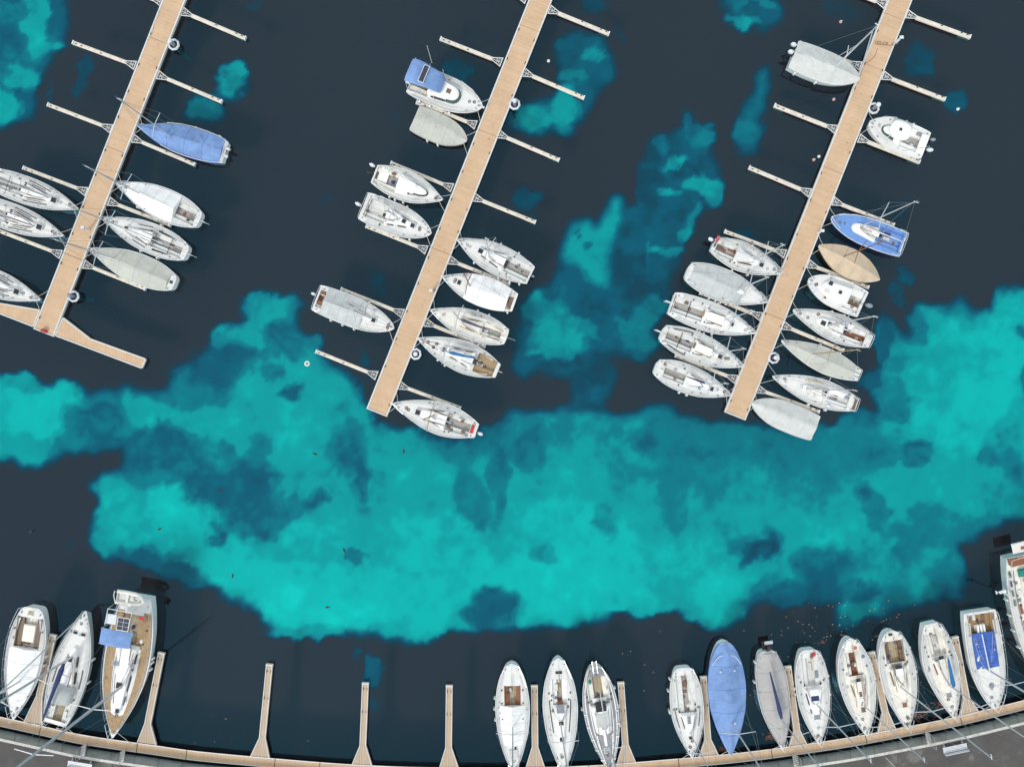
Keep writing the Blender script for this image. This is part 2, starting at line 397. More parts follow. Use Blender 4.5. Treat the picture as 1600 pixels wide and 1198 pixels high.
        r0 = ring(p, zb-.03); r1 = ring(p1, zt-.05, 0, sh); r2 = ring(p2, zt, .02, sh)
        rgs = [r0, r1, r2]
        for k in (.7,.4,.15): rgs.append(ring([(s.u((u0+u1)/2)+(x-s.u((u0+u1)/2))*k, y*k) for x, y in p2], zt, .06, sh))
        mb.rings(rgs, False, True)
        o = mb.build(name, m, s.root, True)
        c = dict(u0=u0, u1=u1, W0=W0, W1=W1, zt=zt, sh=sh, p=p, p1=p1, r0=r0, r1=r1, o=o, zb=zb)
        s.coaches.append(c); return s
    def windows(s, spans=((.2,.5),(.6,.85)), m='glass', lo=.25, hi=.85, ci=-1):
        c = s.coaches[ci]; n = 6
        def pt(t, sg, k):
            x = s.u(c['u0'])+(s.u(c['u1'])-s.u(c['u0']))*t
            xs0, xs1 = s.u(c['u0']), s.u(c['u1'])-.5
            q = max(0, min(1, (x-xs0)/(xs1-xs0))); y0 = c['W0']+(c['W1']-c['W0'])*q
            sc = (c['W0']-.16)/c['W0']; y1 = y0*sc
            zt = c['zt']-.05-c['sh']*t
            z0 = c['zb']-.03
            return (x, sg*(y0+(y1-y0)*k+.012), z0+(zt-z0)*k+.012)
        for sg in (1,-1):
            for a, b in spans:
                mb = MB(); rg = []
                for i in range(n+1):
                    t = a+(b-a)*i/n; e = .12 if i in (0, n) else 0
                    rg.append([pt(t, sg, lo+e), pt(t, sg, hi-e)])
                mb.rings(rg, False, False, False); mb.build('side_window', m, s.root)
        return s
    def screen(s, tmin=.75, m='glass', lo=.2, hi=.9, ci=-1, gap=()):
        """wrap-round windscreen on the front of a cabin"""
        c = s.coaches[ci]; r0, r1 = c['r0'], c['r1']; n = len(r0); mb = MB()
        x0, x1 = s.u(c['u0']), s.u(c['u1'])
        for k in range(n):
            l = (k+1) % n
            if min(r0[k][0], r0[l][0]) < x0+(x1-x0)*tmin or k in gap: continue
            q = []
            for (i, t) in ((k, lo), (l, lo), (l, hi), (k, hi)):
                a, b = Vector(r0[i]), Vector(r1[i]); p = a.lerp(b, t); d = Vector((p.x-s.u((c['u0']+c['u1'])/2), p.y, 0)).normalized(); q.append(p+d*.02+Vector((0,0,.015)))
            mb.add(q, [(0,1,2,3)])
        if mb.v: mb.build('windscreen', m, s.root)
        return s
    def top(s, u, y=0):
        z = s.sheer(u)+.06*(s.B/3)
        for c in s.coaches:
            if c['u0'] <= u <= c['u1']:
                t = (u-c['u0'])/(c['u1']-c['u0'])
                if abs(y) < c['W0']+(c['W1']-c['W0'])*t: z = max(z, c['zt']+.04-c['sh']*t)
        return z
    def hatch(s, u, v=0, sx=.5, sy=.5, m='glass', frame='beamw', rz=0.):
        y = v*s.B/2; z = s.top(u, y)
        fr = MB().box((s.u(u), y, z+.015), (sx+.1, sy+.1, .07), rz).build('hatch', frame, s.root)
        MB().box((s.u(u), y, z+.06), (sx, sy, .03), rz).build('pane', m, fr); return s
    def block(s, u, v, sx, sy, sz, m, name, dz=0, rz=0., taper=.92):
        y = v*s.B/2; z = s.top(u, y)+dz
        MB().box((s.u(u), y, z+sz/2-.01), (sx, sy, sz), rz, taper).build(name, m, s.root); return s
    def slide(s, u, w=.6, l=.75, m='gel', dark='glass'):
        """companionway: raised sliding hatch with the dark opening behind it"""
        z = s.top(u+.02); x = s.u(u)
        h = MB().box((x+l/2, 0, z+.03), (l, w, .09)).build('sliding_hatch', m, s.root)
        MB().box((x-.16, 0, z+.012), (.32, w*.85, .05)).build('companionway', dark, s.root)
        g = MB()
        for sg in (1,-1): g.tube((x-.3, sg*w*.56, z+.04), (x+l+.5, sg*w*.56, z+.03), .022, n=4)
        g.build('hatch_rail', 'brown', s.root); return s
    def winches(s, pts):
        for u, v in pts:
            x, y = s.u(u), v*s.B/2; z = s.top(u, y)
            w = MB(); w.tube((x,y,z-.05), (x,y,z+.13), .09, .06, 8); w.build('winch', 'black', s.root)
        return s
    def handrails(s, u0, u1, v, m='teak'):
        for sg in (1,-1):
            g = MB(); g.path([(s.u(u0), sg*v*s.B/2, s.top(u0, v*s.B/2)+.06), (s.u((u0+u1)/2), sg*v*s.B/2*.96, s.top((u0+u1)/2, v*s.B/2*.9)+.08), (s.u(u1), sg*v*s.B/2*.85, s.top(u1, v*s.B/2*.8)+.06)], .025, 5)
            g.build('handrail', m, s.root)
        return s
    def strip(s, u0, u1, v0, v1, wd, m, name='deck_strip', dz=.012):
        for sg in (1,-1):
            rg = []
            for i in range(9):
                t = i/8; u = u0+(u1-u0)*t; y = (v0+(v1-v0)*t)*s.hw(u); z = s.top(u, y)-.02+dz
                rg.append([(s.u(u), sg*(y-wd/2), z), (s.u(u), sg*(y-wd/2), z+.03), (s.u(u), sg*(y+wd/2), z+.03), (s.u(u), sg*(y+wd/2), z)])
            MB().rings(rg).build(name, m, s.root)
        return s
    def ring_strip(s, u0, u1, k0, k1, m, name='side_deck', dz=.03):
        """sheet laid along each side deck between two shares of the half beam"""
        for sg in (1,-1):
            rg = []
            for i in range(17):
                u = u0+(u1-u0)*i/16; w = s.hw(u)
                rg.append([(s.u(u), sg*w*k0, s.sheer(u)+.06*(s.B/3)*(1-k0*k0)+dz), (s.u(u), sg*w*k1, s.sheer(u)+.06*(s.B/3)*(1-k1*k1)+dz)])
            MB().rings(rg, False, False, False).build(name, m, s.root)
        return s
    def pulpit(s, u=.86, h=.6, r=.022, over=.02, stan=True, m='steel'):
        a = MB(); P = []
        for t in (u, (u+1)/2, .985): P.append((s.u(t), s.hw(t)*.95, s.sheer(t)+h))
        P.append((s.u(1+over), 0, s.sheer(1)+h))
        P = P+[(x, -y, z) for x, y, z in P[:-1][::-1]]
        a.path(P, r, 5)
        for (x, y, z), q in zip(P, (1,1,0,0,0,1,1)):
            if q: a.tube((x, y, z), (x, y*.98, z-h), r*.9, n=5)
        a.build('pulpit', m, s.root); return s
    def pushpit(s, u=.12, h=.6, r=.022, gap=False, m='steel'):
        a = MB()
        k = 1.0
        P = [(s.u(u), s.hw(u)*.96, s.sheer(u)+h), (s.u(u/2), s.hw(u/2)*.97, s.sheer(0)+h), (s.u(.005), s.hw(.04)*.9, s.sheer(0)+h), (s.u(.0), s.hw(.03)*.45, s.sheer(0)+h)]
        Q = [(x, -y, z) for x, y, z in P]
        for pp in (P, Q):
            a.path(pp, r, 5)
            for x, y, z in (pp[0], pp[2], pp[3]): a.tube((x, y, z), (x+.02, y, z-h), r*.9, n=5)
        if not gap: a.path([P[-1], Q[-1]], r, 5)
        a.build('pushpit', m, s.root); return s
    def lifelines(s, u0=.12, u1=.86, h=.58, n=4):
        for sg in (1,-1):
            a = MB(); pts = []
            for i in range(n+2):
                u = u0+(u1-u0)*i/(n+1); p = (s.u(u), sg*s.hw(u)*.95, s.sheer(u)+h); pts.append(p)
                if 0 < i < n+1: a.tube((p[0], p[1], p[2]-h), p, .014, n=4)
            a.path(pts, .010, 4); a.path([(x,y,z-.28) for x,y,z in pts], .009, 4)
            a.build('lifeline', 'steel', s.root)
        return s
    def mast(s, px, py, h, zb=1.5, r=.085, spf=(.48,), spl=.85, m='alu', jib=None, stays=True, shr=True, back=True):
        b = s.local(px, py, zb); ub = b.x/s.L+.5; y0 = max(-.15, min(.15, b.y)) if abs(b.y) < s.B*.2 else b.y*.6
        b = Vector((b.x, y0, 0)); z0 = s.top(max(0, min(1, ub)), y0)-.15
        a = MB(); a.path([(b.x, b.y, z0), (b.x, b.y, h*.6), (b.x, b.y, h)], r, 8, r*.75)
        mo = a.build('mast', m, s.root, True)
        g = MB(); g.box((b.x-.1, b.y, h+.03), (.45, .07, .08)); g.tube((b.x, b.y, h), (b.x, b.y, h+.55), .014, n=4); g.tube((b.x-.25, b.y, h+.08), (b.x-.25, b.y, h+.28), .02, n=4)
        g.build('masthead', m, mo)
        for q in spf:
            z = h*q; sl = spl*s.B/2*(1 if q < .6 else .75)
            for sg in (1,-1):
                MB().tube((b.x, b.y, z), (b.x-.22, b.y+sg*sl, z+.05), .05, .035, 6).build('spreader', m, mo)
        rb = MB(); q = spf[0]
        if stays:
            rb.tube((b.x, b.y, h*.97), (s.u(.995), 0, s.sheer(1)), .012, n=4)
            if back: rb.tube((b.x, b.y, h), (s.u(.01), 0, s.sheer(0)), .010, n=4)
        if shr:
            for sg in (1,-1):
                c = (b.x-.2, sg*s.hw(ub)*.93, s.sheer(ub)); t = (b.x-.22, b.y+sg*spl*s.B/2, h*q+.05)
                rb.tube(c, t, .011, n=4); rb.tube(t, (b.x, b.y, h*.96), .011, n=4); rb.tube((b.x+.35, c[1], c[2]), (b.x, b.y, h*q), .010, n=4)
        if stays or shr: rb.build('standing_rigging', 'wire', s.root)
        if jib:
            p0 = Vector((s.u(.975), 0, s.sheer(1)+.6)); p1 = Vector((b.x, b.y, h*.93)); 
            MB().path([p0, p0.lerp(p1,.1), p0.lerp(p1,.45), p0.lerp(p1,1)], .10, 6, .035).build('furled_jib', jib, s.root, True)
        s.mb = b; s.mh = h; s.ub = ub
        return s
    def boom(s, uend, m='wcov', z=None, r=.13, off=0., sail=True, y1=0.):
        b = s.mb; z = z or s.top(min(s.ub, .95))+.75
        p0 = Vector((b.x-.12, b.y, z)); p1 = Vector((s.u(uend), off, z+.08))
        bo = MB().tube(p0, p1, .055, n=6).build('boom', 'alu', s.root)
        if sail:
            n = 9; rg = []
            d = (p1-p0).normalized(); sd = Vector((-d.y, d.x, 0))
            for i in range(n+1):
                t = i/n; p = p0.lerp(p1, .02+.94*t); q = r*(1.15-.75*t)*(.5 if i in (0,n) else 1)*(1+.12*noise.noise((i*.9+s.mid.x, 3, 1)))
                rg.append([p+sd*q*math.cos(a)+Vector((0,0,.07+q*1.15*math.sin(a))) for a in [2*math.pi*k/8 for k in range(8)]])
            MB().rings(rg).build('sail_cover', m, bo, True)
        return s
    def tent(s, u0, u1, hr, m, k=1.03, zr=None, wr=.03, name='cover', skirt=.14, ridge=1.0, h0=None, h1=None, endslope=.04, flat=0., lat=10):
        """cloth cover lying over the boat, ridge height hr above the deck edge"""
        n = max(14, int((u1-u0)*64)); rg = []
        h0 = hr*.55 if h0 is None else h0; h1 = hr*.2 if h1 is None else h1
        for i in range(n+1):
            t = i/n; u = u0+(u1-u0)*t; w = s.hw(u)*k+.01; z = s.sheer(u)+.05
            e = min(1, t/.3); g = min(1, (1-t)/.45)
            hh = h0+(hr-h0)*math.sin(e*math.pi/2); hh = min(hh, h1+(hr-h1)*math.sin(g*math.pi/2))
            row = [(s.u(u), w+.005, z-skirt)]
            for j in range(2*lat+1):
                v = 1-j/lat; q = abs(v)
                q2 = max(0, (q-flat)/(1-flat))
                y = v*w; p = 1-q2
                zz = z+hh*(p*.85+.15*math.sin(p*math.pi/2)) if hh < .25*w*2 or True else 0
                zz += -.05*math.sin(p*math.pi)*min(1, w)          # sag between ridge and edge
                nz = noise.noise((s.u(u)*1.3+s.mid.x, y*1.1+s.mid.y, 0))*.6+noise.noise((s.u(u)*3.3+s.mid.x, y*2.2, 5))*.4
                zz += wr*nz*2*math.sin(min(1, p*1.5)*math.pi/2)
                cr_ = 1-abs(noise.noise((s.u(u)*.75+y*.5+s.mid.x*3, y*.9-s.u(u)*.25+s.mid.y, 9)))*5
                zz += wr*.9*max(0, cr_)*math.sin(min(1, p*1.5)*math.pi/2)
                row.append((s.u(u), y, zz))
            row.append((s.u(u), -w-.005, z-skirt)); rg.append(row)
        mb = MB(); mb.rings(rg, True, True, False)
        o = mb.build(name, m, s.root, True)
        if hr > .12:
            sm = {'bcov':'bcovd','wcov':'lcov','lcov':'gcov','gcov':'tcov','ocov':'tcov','tan':'teakl','tcov':'engg','bcovd':'navy'}.get(m, 'gcov')
            k0 = int(n/5)+1
            for i in range(k0, n-1, k0):
                MB().path([(x, y, z+.008) for x, y, z in rg[i][1:-1]], .011, 4).build('seam', sm, o)
            for sg in (0, -1):
                MB().path([(r[sg][0], r[sg][1]+(.02 if sg == 0 else -.02), r[sg][2]+.03) for r in rg], .018, 4).build('hem_rope', sm, o)
        return s
    def fenders(s, pts, m='fend'):
        for u, sg in pts:
            y = sg*(s.hw(u)+.13); x = s.u(u); z = s.sheer(u)-.35
            a = MB(); rg = []
            for q, rr in ((-.34,.03),(-.31,.08),(-.24,.115),(.24,.115),(.31,.08),(.34,.035),(.42,.02)):
                rg.append([(x+rr*math.cos(t), y+rr*math.sin(t), z+q) for t in [2*math.pi*k/8 for k in range(8)]])
            a.rings(rg); a.tube((x,y,z+.4), (x,sg*s.hw(u)*.97,s.sheer(u)+.25), .012, n=4); a.build('fender', m, s.root, True)
        return s
    def outboard(s, v=0., m='engine', tilt=.25, sc=1.):
        x = s.u(0); y = v*s.B/2; z = s.sheer(0)
        a = MB(); a.box((x-.12, y, z-.1), (.22*sc, .30*sc, .4)); a.tube((x-.3*sc, y, z+.1), (x-.5*sc-tilt, y, -.3), .09*sc, .06, 6)
        o = a.build('outboard_motor', 'black', s.root)
        c = MB(); rg = []
        for zz, q in ((.0,.75),(.08,1),(.3,1.),(.42,.85),(.48,.5)):
            rg.append([(x-.42*sc+.30*sc*q*math.cos(t)-tilt*.6*(zz), y+.19*sc*q*math.sin(t), z+.08+zz*sc) for t in [2*math.pi*k/10 for k in range(10)]])
        c.rings(rg); c.build('cowling', m, o, True); return s
    def rudder(s, v=0, l=.75, m='gel'):
        x = s.u(0); z = s.sheer(0)
        MB().box((x-l/2, v, z*.45), (l, .06, z*1.1), 0, .8).build('rudder', m, s.root)
        return s
    def tiller(s, u0, u1, off=0., m='brown'):
        z = s.sheer(u0)+.25
        MB().tube((s.u(u0), 0, z), (s.u(u1), off, z+.15), .03, n=5).build('tiller', m, s.root); return s
    def wheel(s, u, r=.42, v=0.):
        x, y, z = s.u(u), v*s.B/2, s.sheer(u)+.35; a = MB()
        pts = [(x+.08*math.sin(t)*r, y+r*math.cos(t), z+r*math.sin(t)) for t in [2*math.pi*k/16 for k in range(16)]]
        a.path(pts, .02, 5, closed=True)
        for k in range(0, 16, 4): a.tube((x,y,z), pts[k], .012, n=4)
        a.build('steering_wheel', 'steel', s.root); return s
    def traveller(s, u, m='black'):
        c = s.cw(u)+.1; z = s.sheer(u)+.12
        a = MB(); a.tube((s.u(u), c, z), (s.u(u), -c, z), .035, n=4); a.box((s.u(u), .1, z+.05), (.12,.14,.08)); a.build('traveller', m, s.root); return s
    def clutter(s, pts):
        """coiled sheets, cushions and bags lying about"""
        for (u, v, kind, m) in pts:
            x, y = s.u(u), v*s.B/2; z = s.top(u, y)
            if s.cp and s.cp[0] < u < s.cp[1] and abs(y) < s.cw(u): z = s.sheer(u)+.05-(s.cp[6]-.02 if abs(y) < s.cw(u)*s.cp[7] else .12)
            if kind == 'coil':
                a = MB()
                for k in range(3): a.path([(x+(.16-.03*k)*math.cos(t)+.02*k, y+(.16-.03*k)*math.sin(t), z+.02+.02*k) for t in [2*math.pi*j/10 for j in range(10)]], .018, 4, closed=True)
                a.build('rope_coil', m, s.root)
            elif kind == 'bag': MB().ball((x,y,z+.12), (.26,.18,.15), 8, 5).build('sail_bag', m, s.root, True)
            elif kind == 'cushion': MB().box((x,y,z+.05), (.7,.32,.1)).build('cushion', m, s.root)
            elif kind == 'buoy':
                MB().path([(x+.22*math.cos(t), y+.22*math.sin(t), z+.07) for t in [2*math.pi*j/12 for j in range(12)]], .06, 6, closed=True).build('life_ring', m, s.root)
        return s
    def fit(s, seed, n=14):
        """small deck hardware: cleats, blocks, vents"""
        rd = random.Random(seed)
        if not CL: 
            c = MB().box((0,0,.03), (.16,.05,.05)); c.box((0,0,0), (.06,.07,.06)); o = c.build('cleat', 'engg', s.root); CL.append(o.data); bpy.data.objects.remove(o)
        P = []
        for i in range(max(4, n//2)):
            u = rd.uniform(.08,.92); v = rd.choice((-1,1))*rd.uniform(.72,.86); P.append((u, v*s.hw(u), rd.uniform(.7,1.4)))
        for sg in (1,-1): P += [(.93, sg*s.hw(.93)*.6, 1.3), (.05, sg*s.hw(.05)*.8, 1.3)]
        P.append((.96, 0, 2))
        for u, y, k in P:
            o = bpy.data.objects.new('cleat', CL[0]); col.objects.link(o); o.parent = s.root; o.location = (s.u(u), y, s.sheer(u)+.08); o.scale = (k,k,k); o.rotation_euler = (0,0,rd.uniform(-.3,.3))
        return s
CL = []

ROPES = []
def rope(p0, p1, label, r=.022, m='rope', sag=.12):
    pts = []
    a, b = Vector(p0), Vector(p1)
    for i in range(7):
        t = i/6; p = a.lerp(b, t); p.z -= sag*math.sin(math.pi*t); pts.append(p)
    o = MB(); o.path([p-a for p in pts], r, 5)
    o = o.build('mooring_rope', m, None, True, a); tag(o, label, 'mooring line', 'mooring lines tied to the piers'); return o

# ------------------------------------------------------------------ seabed with sand clearings
def seabed():
    x0, x1, y0, y1, st = -260, 1860, -220, 1420, 4
    nx = (x1-x0)//st+1; ny = (y1-y0)//st+1
    X, Y = np.meshgrid(np.arange(nx)*st+x0, np.arange(ny)*st+y0)
    rng = np.random.RandomState(4)
    def vnoise(sc, seed):
        r = np.random.RandomState(seed); gw = int((x1-x0)/sc)+3; gh = int((y1-y0)/sc)+3; g = r.rand(gh, gw)*2-1
        fx = (X-x0)/sc; fy = (Y-y0)/sc; ix = fx.astype(int); iy = fy.astype(int); tx = fx-ix; ty = fy-iy
        tx = tx*tx*(3-2*tx); ty = ty*ty*(3-2*ty)
        return (g[iy,ix]*(1-tx)+g[iy,ix+1]*tx)*(1-ty)+(g[iy+1,ix]*(1-tx)+g[iy+1,ix+1]*tx)*ty
    wx = X+vnoise(46,1)*10+vnoise(20,2)*7+vnoise(9,3)*4+vnoise(5,4)*2.5; wy = Y+vnoise(46,11)*10+vnoise(20,12)*7+vnoise(9,13)*4+vnoise(5,14)*2.5
    V = np.zeros_like(wx)
    def blur(m, r):
        k = max(1, int(r/st))
        for _ in range(3):
            for ax in (0, 1):
                p = np.pad(m, [(k,k) if a == ax else (0,0) for a in (0,1)], mode='edge'); c = np.cumsum(p, axis=ax)
                c = np.concatenate([np.zeros_like(np.take(c, [0], ax)), c], ax); n = m.shape[ax]
                m = (np.take(c, range(2*k+1, 2*k+1+n), ax)-np.take(c, range(n), ax))/(2*k+1)
        return m
    def poly(pts, lvl, soft=6, mode='rep'):
        nonlocal V
        ins = np.zeros(wx.shape, bool); n = len(pts)
        for i in range(n):
            ax, ay = pts[i]; bx, by = pts[(i+1) % n]
            if ay == by: continue
            c = ((ay > wy) != (by > wy)) & (wx < (bx-ax)*(wy-ay)/(by-ay)+ax); ins ^= c
        m = blur(ins.astype(float), soft)
        V = V*(1-m)+lvl*m if mode == 'rep' else np.maximum(V, lvl*m)
    def ell(cx, cy, rx, ry, lvl, a=0, soft=.62):
        nonlocal V
        ca, sa = math.cos(R(a)), math.sin(R(a)); dx = wx-cx; dy = wy-cy
        d = np.sqrt(((dx*ca+dy*sa)/rx)**2+((-dx*sa+dy*ca)/ry)**2)
        m = np.clip((1+soft*.6-d)/soft, 0, 1); m = m*m*(3-2*m); V = V*(1-m*.9)+lvl*m*.9
    main = [(-260,600),(0,590),(30,587),(60,592),(85,604),(110,618),(135,628),(165,618),(185,608),(215,606),(245,606),(270,598),(300,570),(330,530),(345,512),(380,498),(395,470),(402,452),(425,462),(455,458),(466,468),(466,500),(475,520),(497,525),(500,550),(515,575),(530,610),(545,640),(560,660),(590,662),(620,668),(650,675),(680,685),(720,690),(745,690),(765,672),(785,655),(800,645),(840,640),(880,640),(920,645),(960,645),(1000,640),(1040,632),(1060,642),(1100,655),(1130,660),(1160,672),(1200,688),(1260,692),(1295,670),(1310,652),(1340,648),(1368,638),(1372,615),(1358,602),(1360,585),(1385,565),(1378,540),(1378,515),(1392,500),(1405,520),(1418,540),(1420,500),(1435,475),(1455,478),(1480,490),(1500,478),(1535,480),(1555,495),(1570,480),(1575,468),(1600,456),(1660,430),(1860,400),(1860,800),(1640,812),(1600,815),(1560,818),(1530,830),(1505,850),(1495,880),(1480,920),(1460,945),(1420,958),(1370,962),(1340,975),(1310,978),(1300,960),(1300,935),(1270,930),(1230,925),(1200,935),(1170,950),(1140,972),(1110,965),(1080,952),(1050,955),(1000,970),(970,965),(930,968),(900,965),(870,975),(840,982),(800,975),(760,970),(720,985),(680,995),(640,998),(600,998),(560,995),(530,985),(490,995),(460,990),(430,980),(405,965),(385,940),(350,930),(325,915),(290,900),(260,898),(230,880),(200,865),(175,865),(150,850),(140,820),(150,785),(145,755),(170,747),(190,745),(205,733),(202,704),(140,702),(105,706),(85,720),(60,724),(25,727),(0,716),(-260,720)]
    poly(main, .50, 4)
    E = [ # bright sand
     (0,645,80,52,.80),(75,640,50,42,.84),(30,600,40,14,.62),(35,700,40,20,.64),(212,648,32,28,.74),(185,672,25,12,.64),(280,650,32,26,.78),(330,665,55,24,.72),
     (420,475,38,20,.66),(362,535,30,26,.74),(400,520,40,30,.68),(430,500,18,38,.68),(490,548,14,20,.56),(440,620,80,60,.70),(505,655,60,75,.74),(470,715,45,50,.72),
     (380,690,60,22,.66),(340,738,22,18,.60),(300,640,40,18,.70),(540,660,40,30,.66),(600,700,70,36,.64),(690,730,90,50,.62),(620,790,130,70,.70),(500,760,50,40,.66),
     (185,795,34,42,.78),(170,840,24,20,.66),(262,785,40,26,.84),(290,820,55,40,.86),(210,815,40,28,.80),(355,880,70,36,.86),(430,920,80,40,.86),(500,940,90,44,.92),(560,905,100,60,.84),
     (600,950,90,34,.88),(690,905,100,70,.82),(640,850,110,50,.76),(480,985,60,10,.66),(470,850,70,40,.72),(660,975,70,18,.76),
     (850,690,60,36,.62),(860,760,85,60,.70),(900,840,110,70,.82),(900,905,125,52,.93),(1000,905,90,45,.86),(1000,850,110,60,.80),(840,950,60,22,.86),(1000,952,60,14,.8),
     (1060,870,80,60,.72),(1110,945,50,24,.74),(1130,900,60,30,.76),(1040,800,70,50,.68),(980,730,100,60,.66),(930,670,60,18,.58),(1120,930,40,22,.8),
     (1250,870,60,40,.72),(1200,800,80,40,.68),(1290,820,60,36,.72),(1300,760,70,50,.62),(1390,760,46,56,.72),(1450,700,80,70,.74),(1500,620,95,80,.80),(1550,560,80,60,.80),(1590,490,50,36,.76),(1660,600,80,150,.72),
     (1480,545,60,38,.72),(1452,505,20,24,.62),(1440,585,50,30,.70),(1500,760,80,40,.68),(1380,850,55,40,.66),(1345,895,50,34,.64),(1430,895,50,40,.62),(1340,945,34,20,.66),(1570,780,50,26,.64),(1410,560,24,16,.58),(1395,610,20,30,.58),
     # muted green zone and weed clumps
     (1185,725,150,60,.56),(1150,690,150,26,.47),(1330,685,40,30,.46),(1310,700,90,40,.52),
     (447,532,32,26,.34),(460,612,20,14,.32),(422,575,18,10,.44),(380,556,34,11,.36),(325,585,66,34,.33,-30),(300,620,50,18,.40),(160,672,26,34,.36),(250,690,70,22,.37),(262,722,52,20,.34),(350,703,22,13,.38),
     (388,765,48,46,.33),(400,810,34,26,.33),(330,768,38,24,.36),(300,740,40,20,.37),(460,795,46,14,.40,-25),(495,782,22,9,.38,-25),(228,866,34,11,.36,25),(280,893,40,8,.38,20),(336,838,11,17,.40),(540,695,26,30,.42),(562,742,12,36,.42),(555,873,20,10,.50),
     (410,705,18,28,.44),(780,940,34,22,.33),(760,960,40,12,.38),(735,770,30,40,.50),(786,740,13,66,.40),(745,820,18,18,.50),(760,690,30,20,.42),(822,700,26,34,.42),(855,860,20,18,.6),(945,810,14,30,.58),
     (1195,857,34,15,.27,-40),(1040,690,50,30,.46),(1055,780,18,60,.55),(1290,885,46,30,.36),(1250,925,70,18,.35),(1345,925,30,14,.36),(1362,795,17,40,.40,-15),(1432,708,28,16,.40),(1360,698,24,16,.42),(1340,655,30,14,.38),
     (1550,715,22,9,.48),(1598,525,15,12,.34),(1600,600,12,26,.34),(1410,865,16,24,.50),(1455,838,60,16,.50),(1480,900,30,30,.44),(1380,530,12,30,.36),(1435,510,12,28,.40),(1405,640,26,16,.42),(130,655,30,20,.42)]
    for e in E:
        if e[4] < .45: e = (e[0], e[1], e[2]*.93, e[3]*.93, e[4]+.035)+e[5:6]+((0,) if len(e) < 6 else ())+(.95,)
        else: e = e[:5]+((e[5],) if len(e) > 5 else (0,))+(.62,)
        ell(*e)
    # other clearings
    poly([(-260,-60),(112,-40),(112,30),(105,70),(82,95),(62,112),(56,150),(36,185),(10,197),(-20,190),(-260,200)], .40, 5)
    for e in [(62,35,20,44,.72),(88,68,16,9,.62),(30,118,32,22,.72),(12,165,20,22,.72),(20,20,20,20,.5),(5,75,14,12,.42),(28,148,9,14,.40)]: ell(*e)
    for e in [(135,120,11,30,.24),(80,135,5,16,.16),(364,128,22,24,.44),(325,165,32,26,.42),(365,124,17,18,.70),(322,168,24,16,.60)]: ell(*e)
    poly([(865,65),(900,53),(945,62),(952,105),(938,150),(918,188),(905,210),(860,214),(840,218),(805,202),(803,168),(830,152),(872,140),(882,112),(868,92)], .36, 4)
    for e in [(838,185,28,26,.66),(885,175,24,32,.64),(893,120,15,11,.56),(922,85,20,8,.60),(885,70,12,10,.42),(718,112,18,22,.32),(825,318,19,18,.30),(925,6,20,16,.20),(970,45,8,14,.12)]: ell(*e)
    poly([(977,316),(1000,330),(1002,290),(997,264),(1015,220),(1028,207),(1062,200),(1068,166),(1082,166),(1095,186),(1116,222),(1124,290),(1111,321),(1085,352),(1065,409),(1045,440),(1038,470),(1035,530),(1010,567),(962,562),(952,600),(940,640),(888,640),(882,592),(855,590),(810,582),(805,545),(815,470),(858,452),(868,420),(866,384),(889,352),(930,362),(951,331)], .31, 5)
    for e in [(1035,225,10,18,.50),(1098,214,17,22,.54),(1078,190,8,16,.46),(1062,255,25,9,.66),(1095,288,30,12,.68),(1046,300,11,8,.60),(1110,305,12,18,.66),(1074,352,9,26,.60),(1046,387,26,8,.60),(1016,394,8,20,.56),(1085,332,9,13,.58),(1060,225,12,16,.30),(1065,320,18,18,.29),(1045,355,20,16,.28),(1010,320,12,50,.27),(1075,270,10,6,.34)]: ell(*e)
    poly([(977,318),(982,357),(956,383),(950,410),(964,445),(925,442),(890,425),(873,412),(868,383),(889,352),(930,362),(951,331)], .66, 3)
    ell(900,372,5,6,.42); ell(914,385,5,6,.42); ell(990,400,24,60,.27)
    for e in [(848,488,30,22,.62),(880,530,50,26,.66),(862,555,34,11,.62),(925,545,24,10,.42),(1000,520,26,36,.54),(1018,485,18,20,.54),(965,510,18,12,.46),(910,470,50,18,.33),(945,520,16,14,.34),(905,600,22,30,.22),(935,590,14,26,.22),(900,575,40,8,.28)]: ell(*e)
    poly([(1194,88),(1196,110),(1191,166),(1186,243),(1155,248),(1163,222),(1140,199),(1160,176),(1176,110)], .40, 4)
    ell(1165,200,22,20,.48)
    poly([(1128,-60),(1226,-60),(1222,20),(1192,50),(1142,50),(1130,22)], .32, 4)
    for e in [(1160,38,26,9,.62),(1185,2,32,10,.56),(1150,10,10,16,.5),(1435,100,24,28,.26),(1495,155,18,20,.28),(1170,365,20,12,.26),(590,438,15,16,.18),(572,558,12,12,.22),(585,1045,13,17,.28),(558,1028,8,8,.2),(585,1100,8,16,.16),(1418,430,17,14,.24),(1405,470,12,20,.22),(1388,535,14,26,.30),(1360,585,18,16,.34),(105,850,5,11,.14),(610,180,9,6,.1),(512,312,9,9,.14),(1330,20,18,12,.12),(400,5,14,10,.16),(1300,15,14,10,.14),(1405,320,20,12,.12)]: ell(*e)
    V += np.clip(V*6-.4, 0, 1)*(vnoise(60,21)*.05+vnoise(26,22)*.05+vnoise(12,23)*.035+vnoise(6,24)*.02)
    V = np.clip(V, 0, 1)
    z = -3.0; k = S*(H-z)/H
    co = np.stack([(X-800)*k, (599-Y)*k, np.full(X.shape, z)], -1).reshape(-1,3)
    idx = np.arange(nx*ny).reshape(ny, nx)
    fa = np.stack([idx[1:,:-1], idx[1:,1:], idx[:-1,1:], idx[:-1,:-1]], -1).reshape(-1,4)
    me = bpy.data.meshes.new('seabed'); me.vertices.add(nx*ny); me.vertices.foreach_set('co', co.ravel().astype(np.float32))
    me.loops.add(fa.size); me.loops.foreach_set('vertex_index', fa.ravel().astype(np.int32)); me.polygons.add(len(fa))
    me.polygons.foreach_set('loop_start', (np.arange(len(fa))*4).astype(np.int32)); me.update(calc_edges=True)
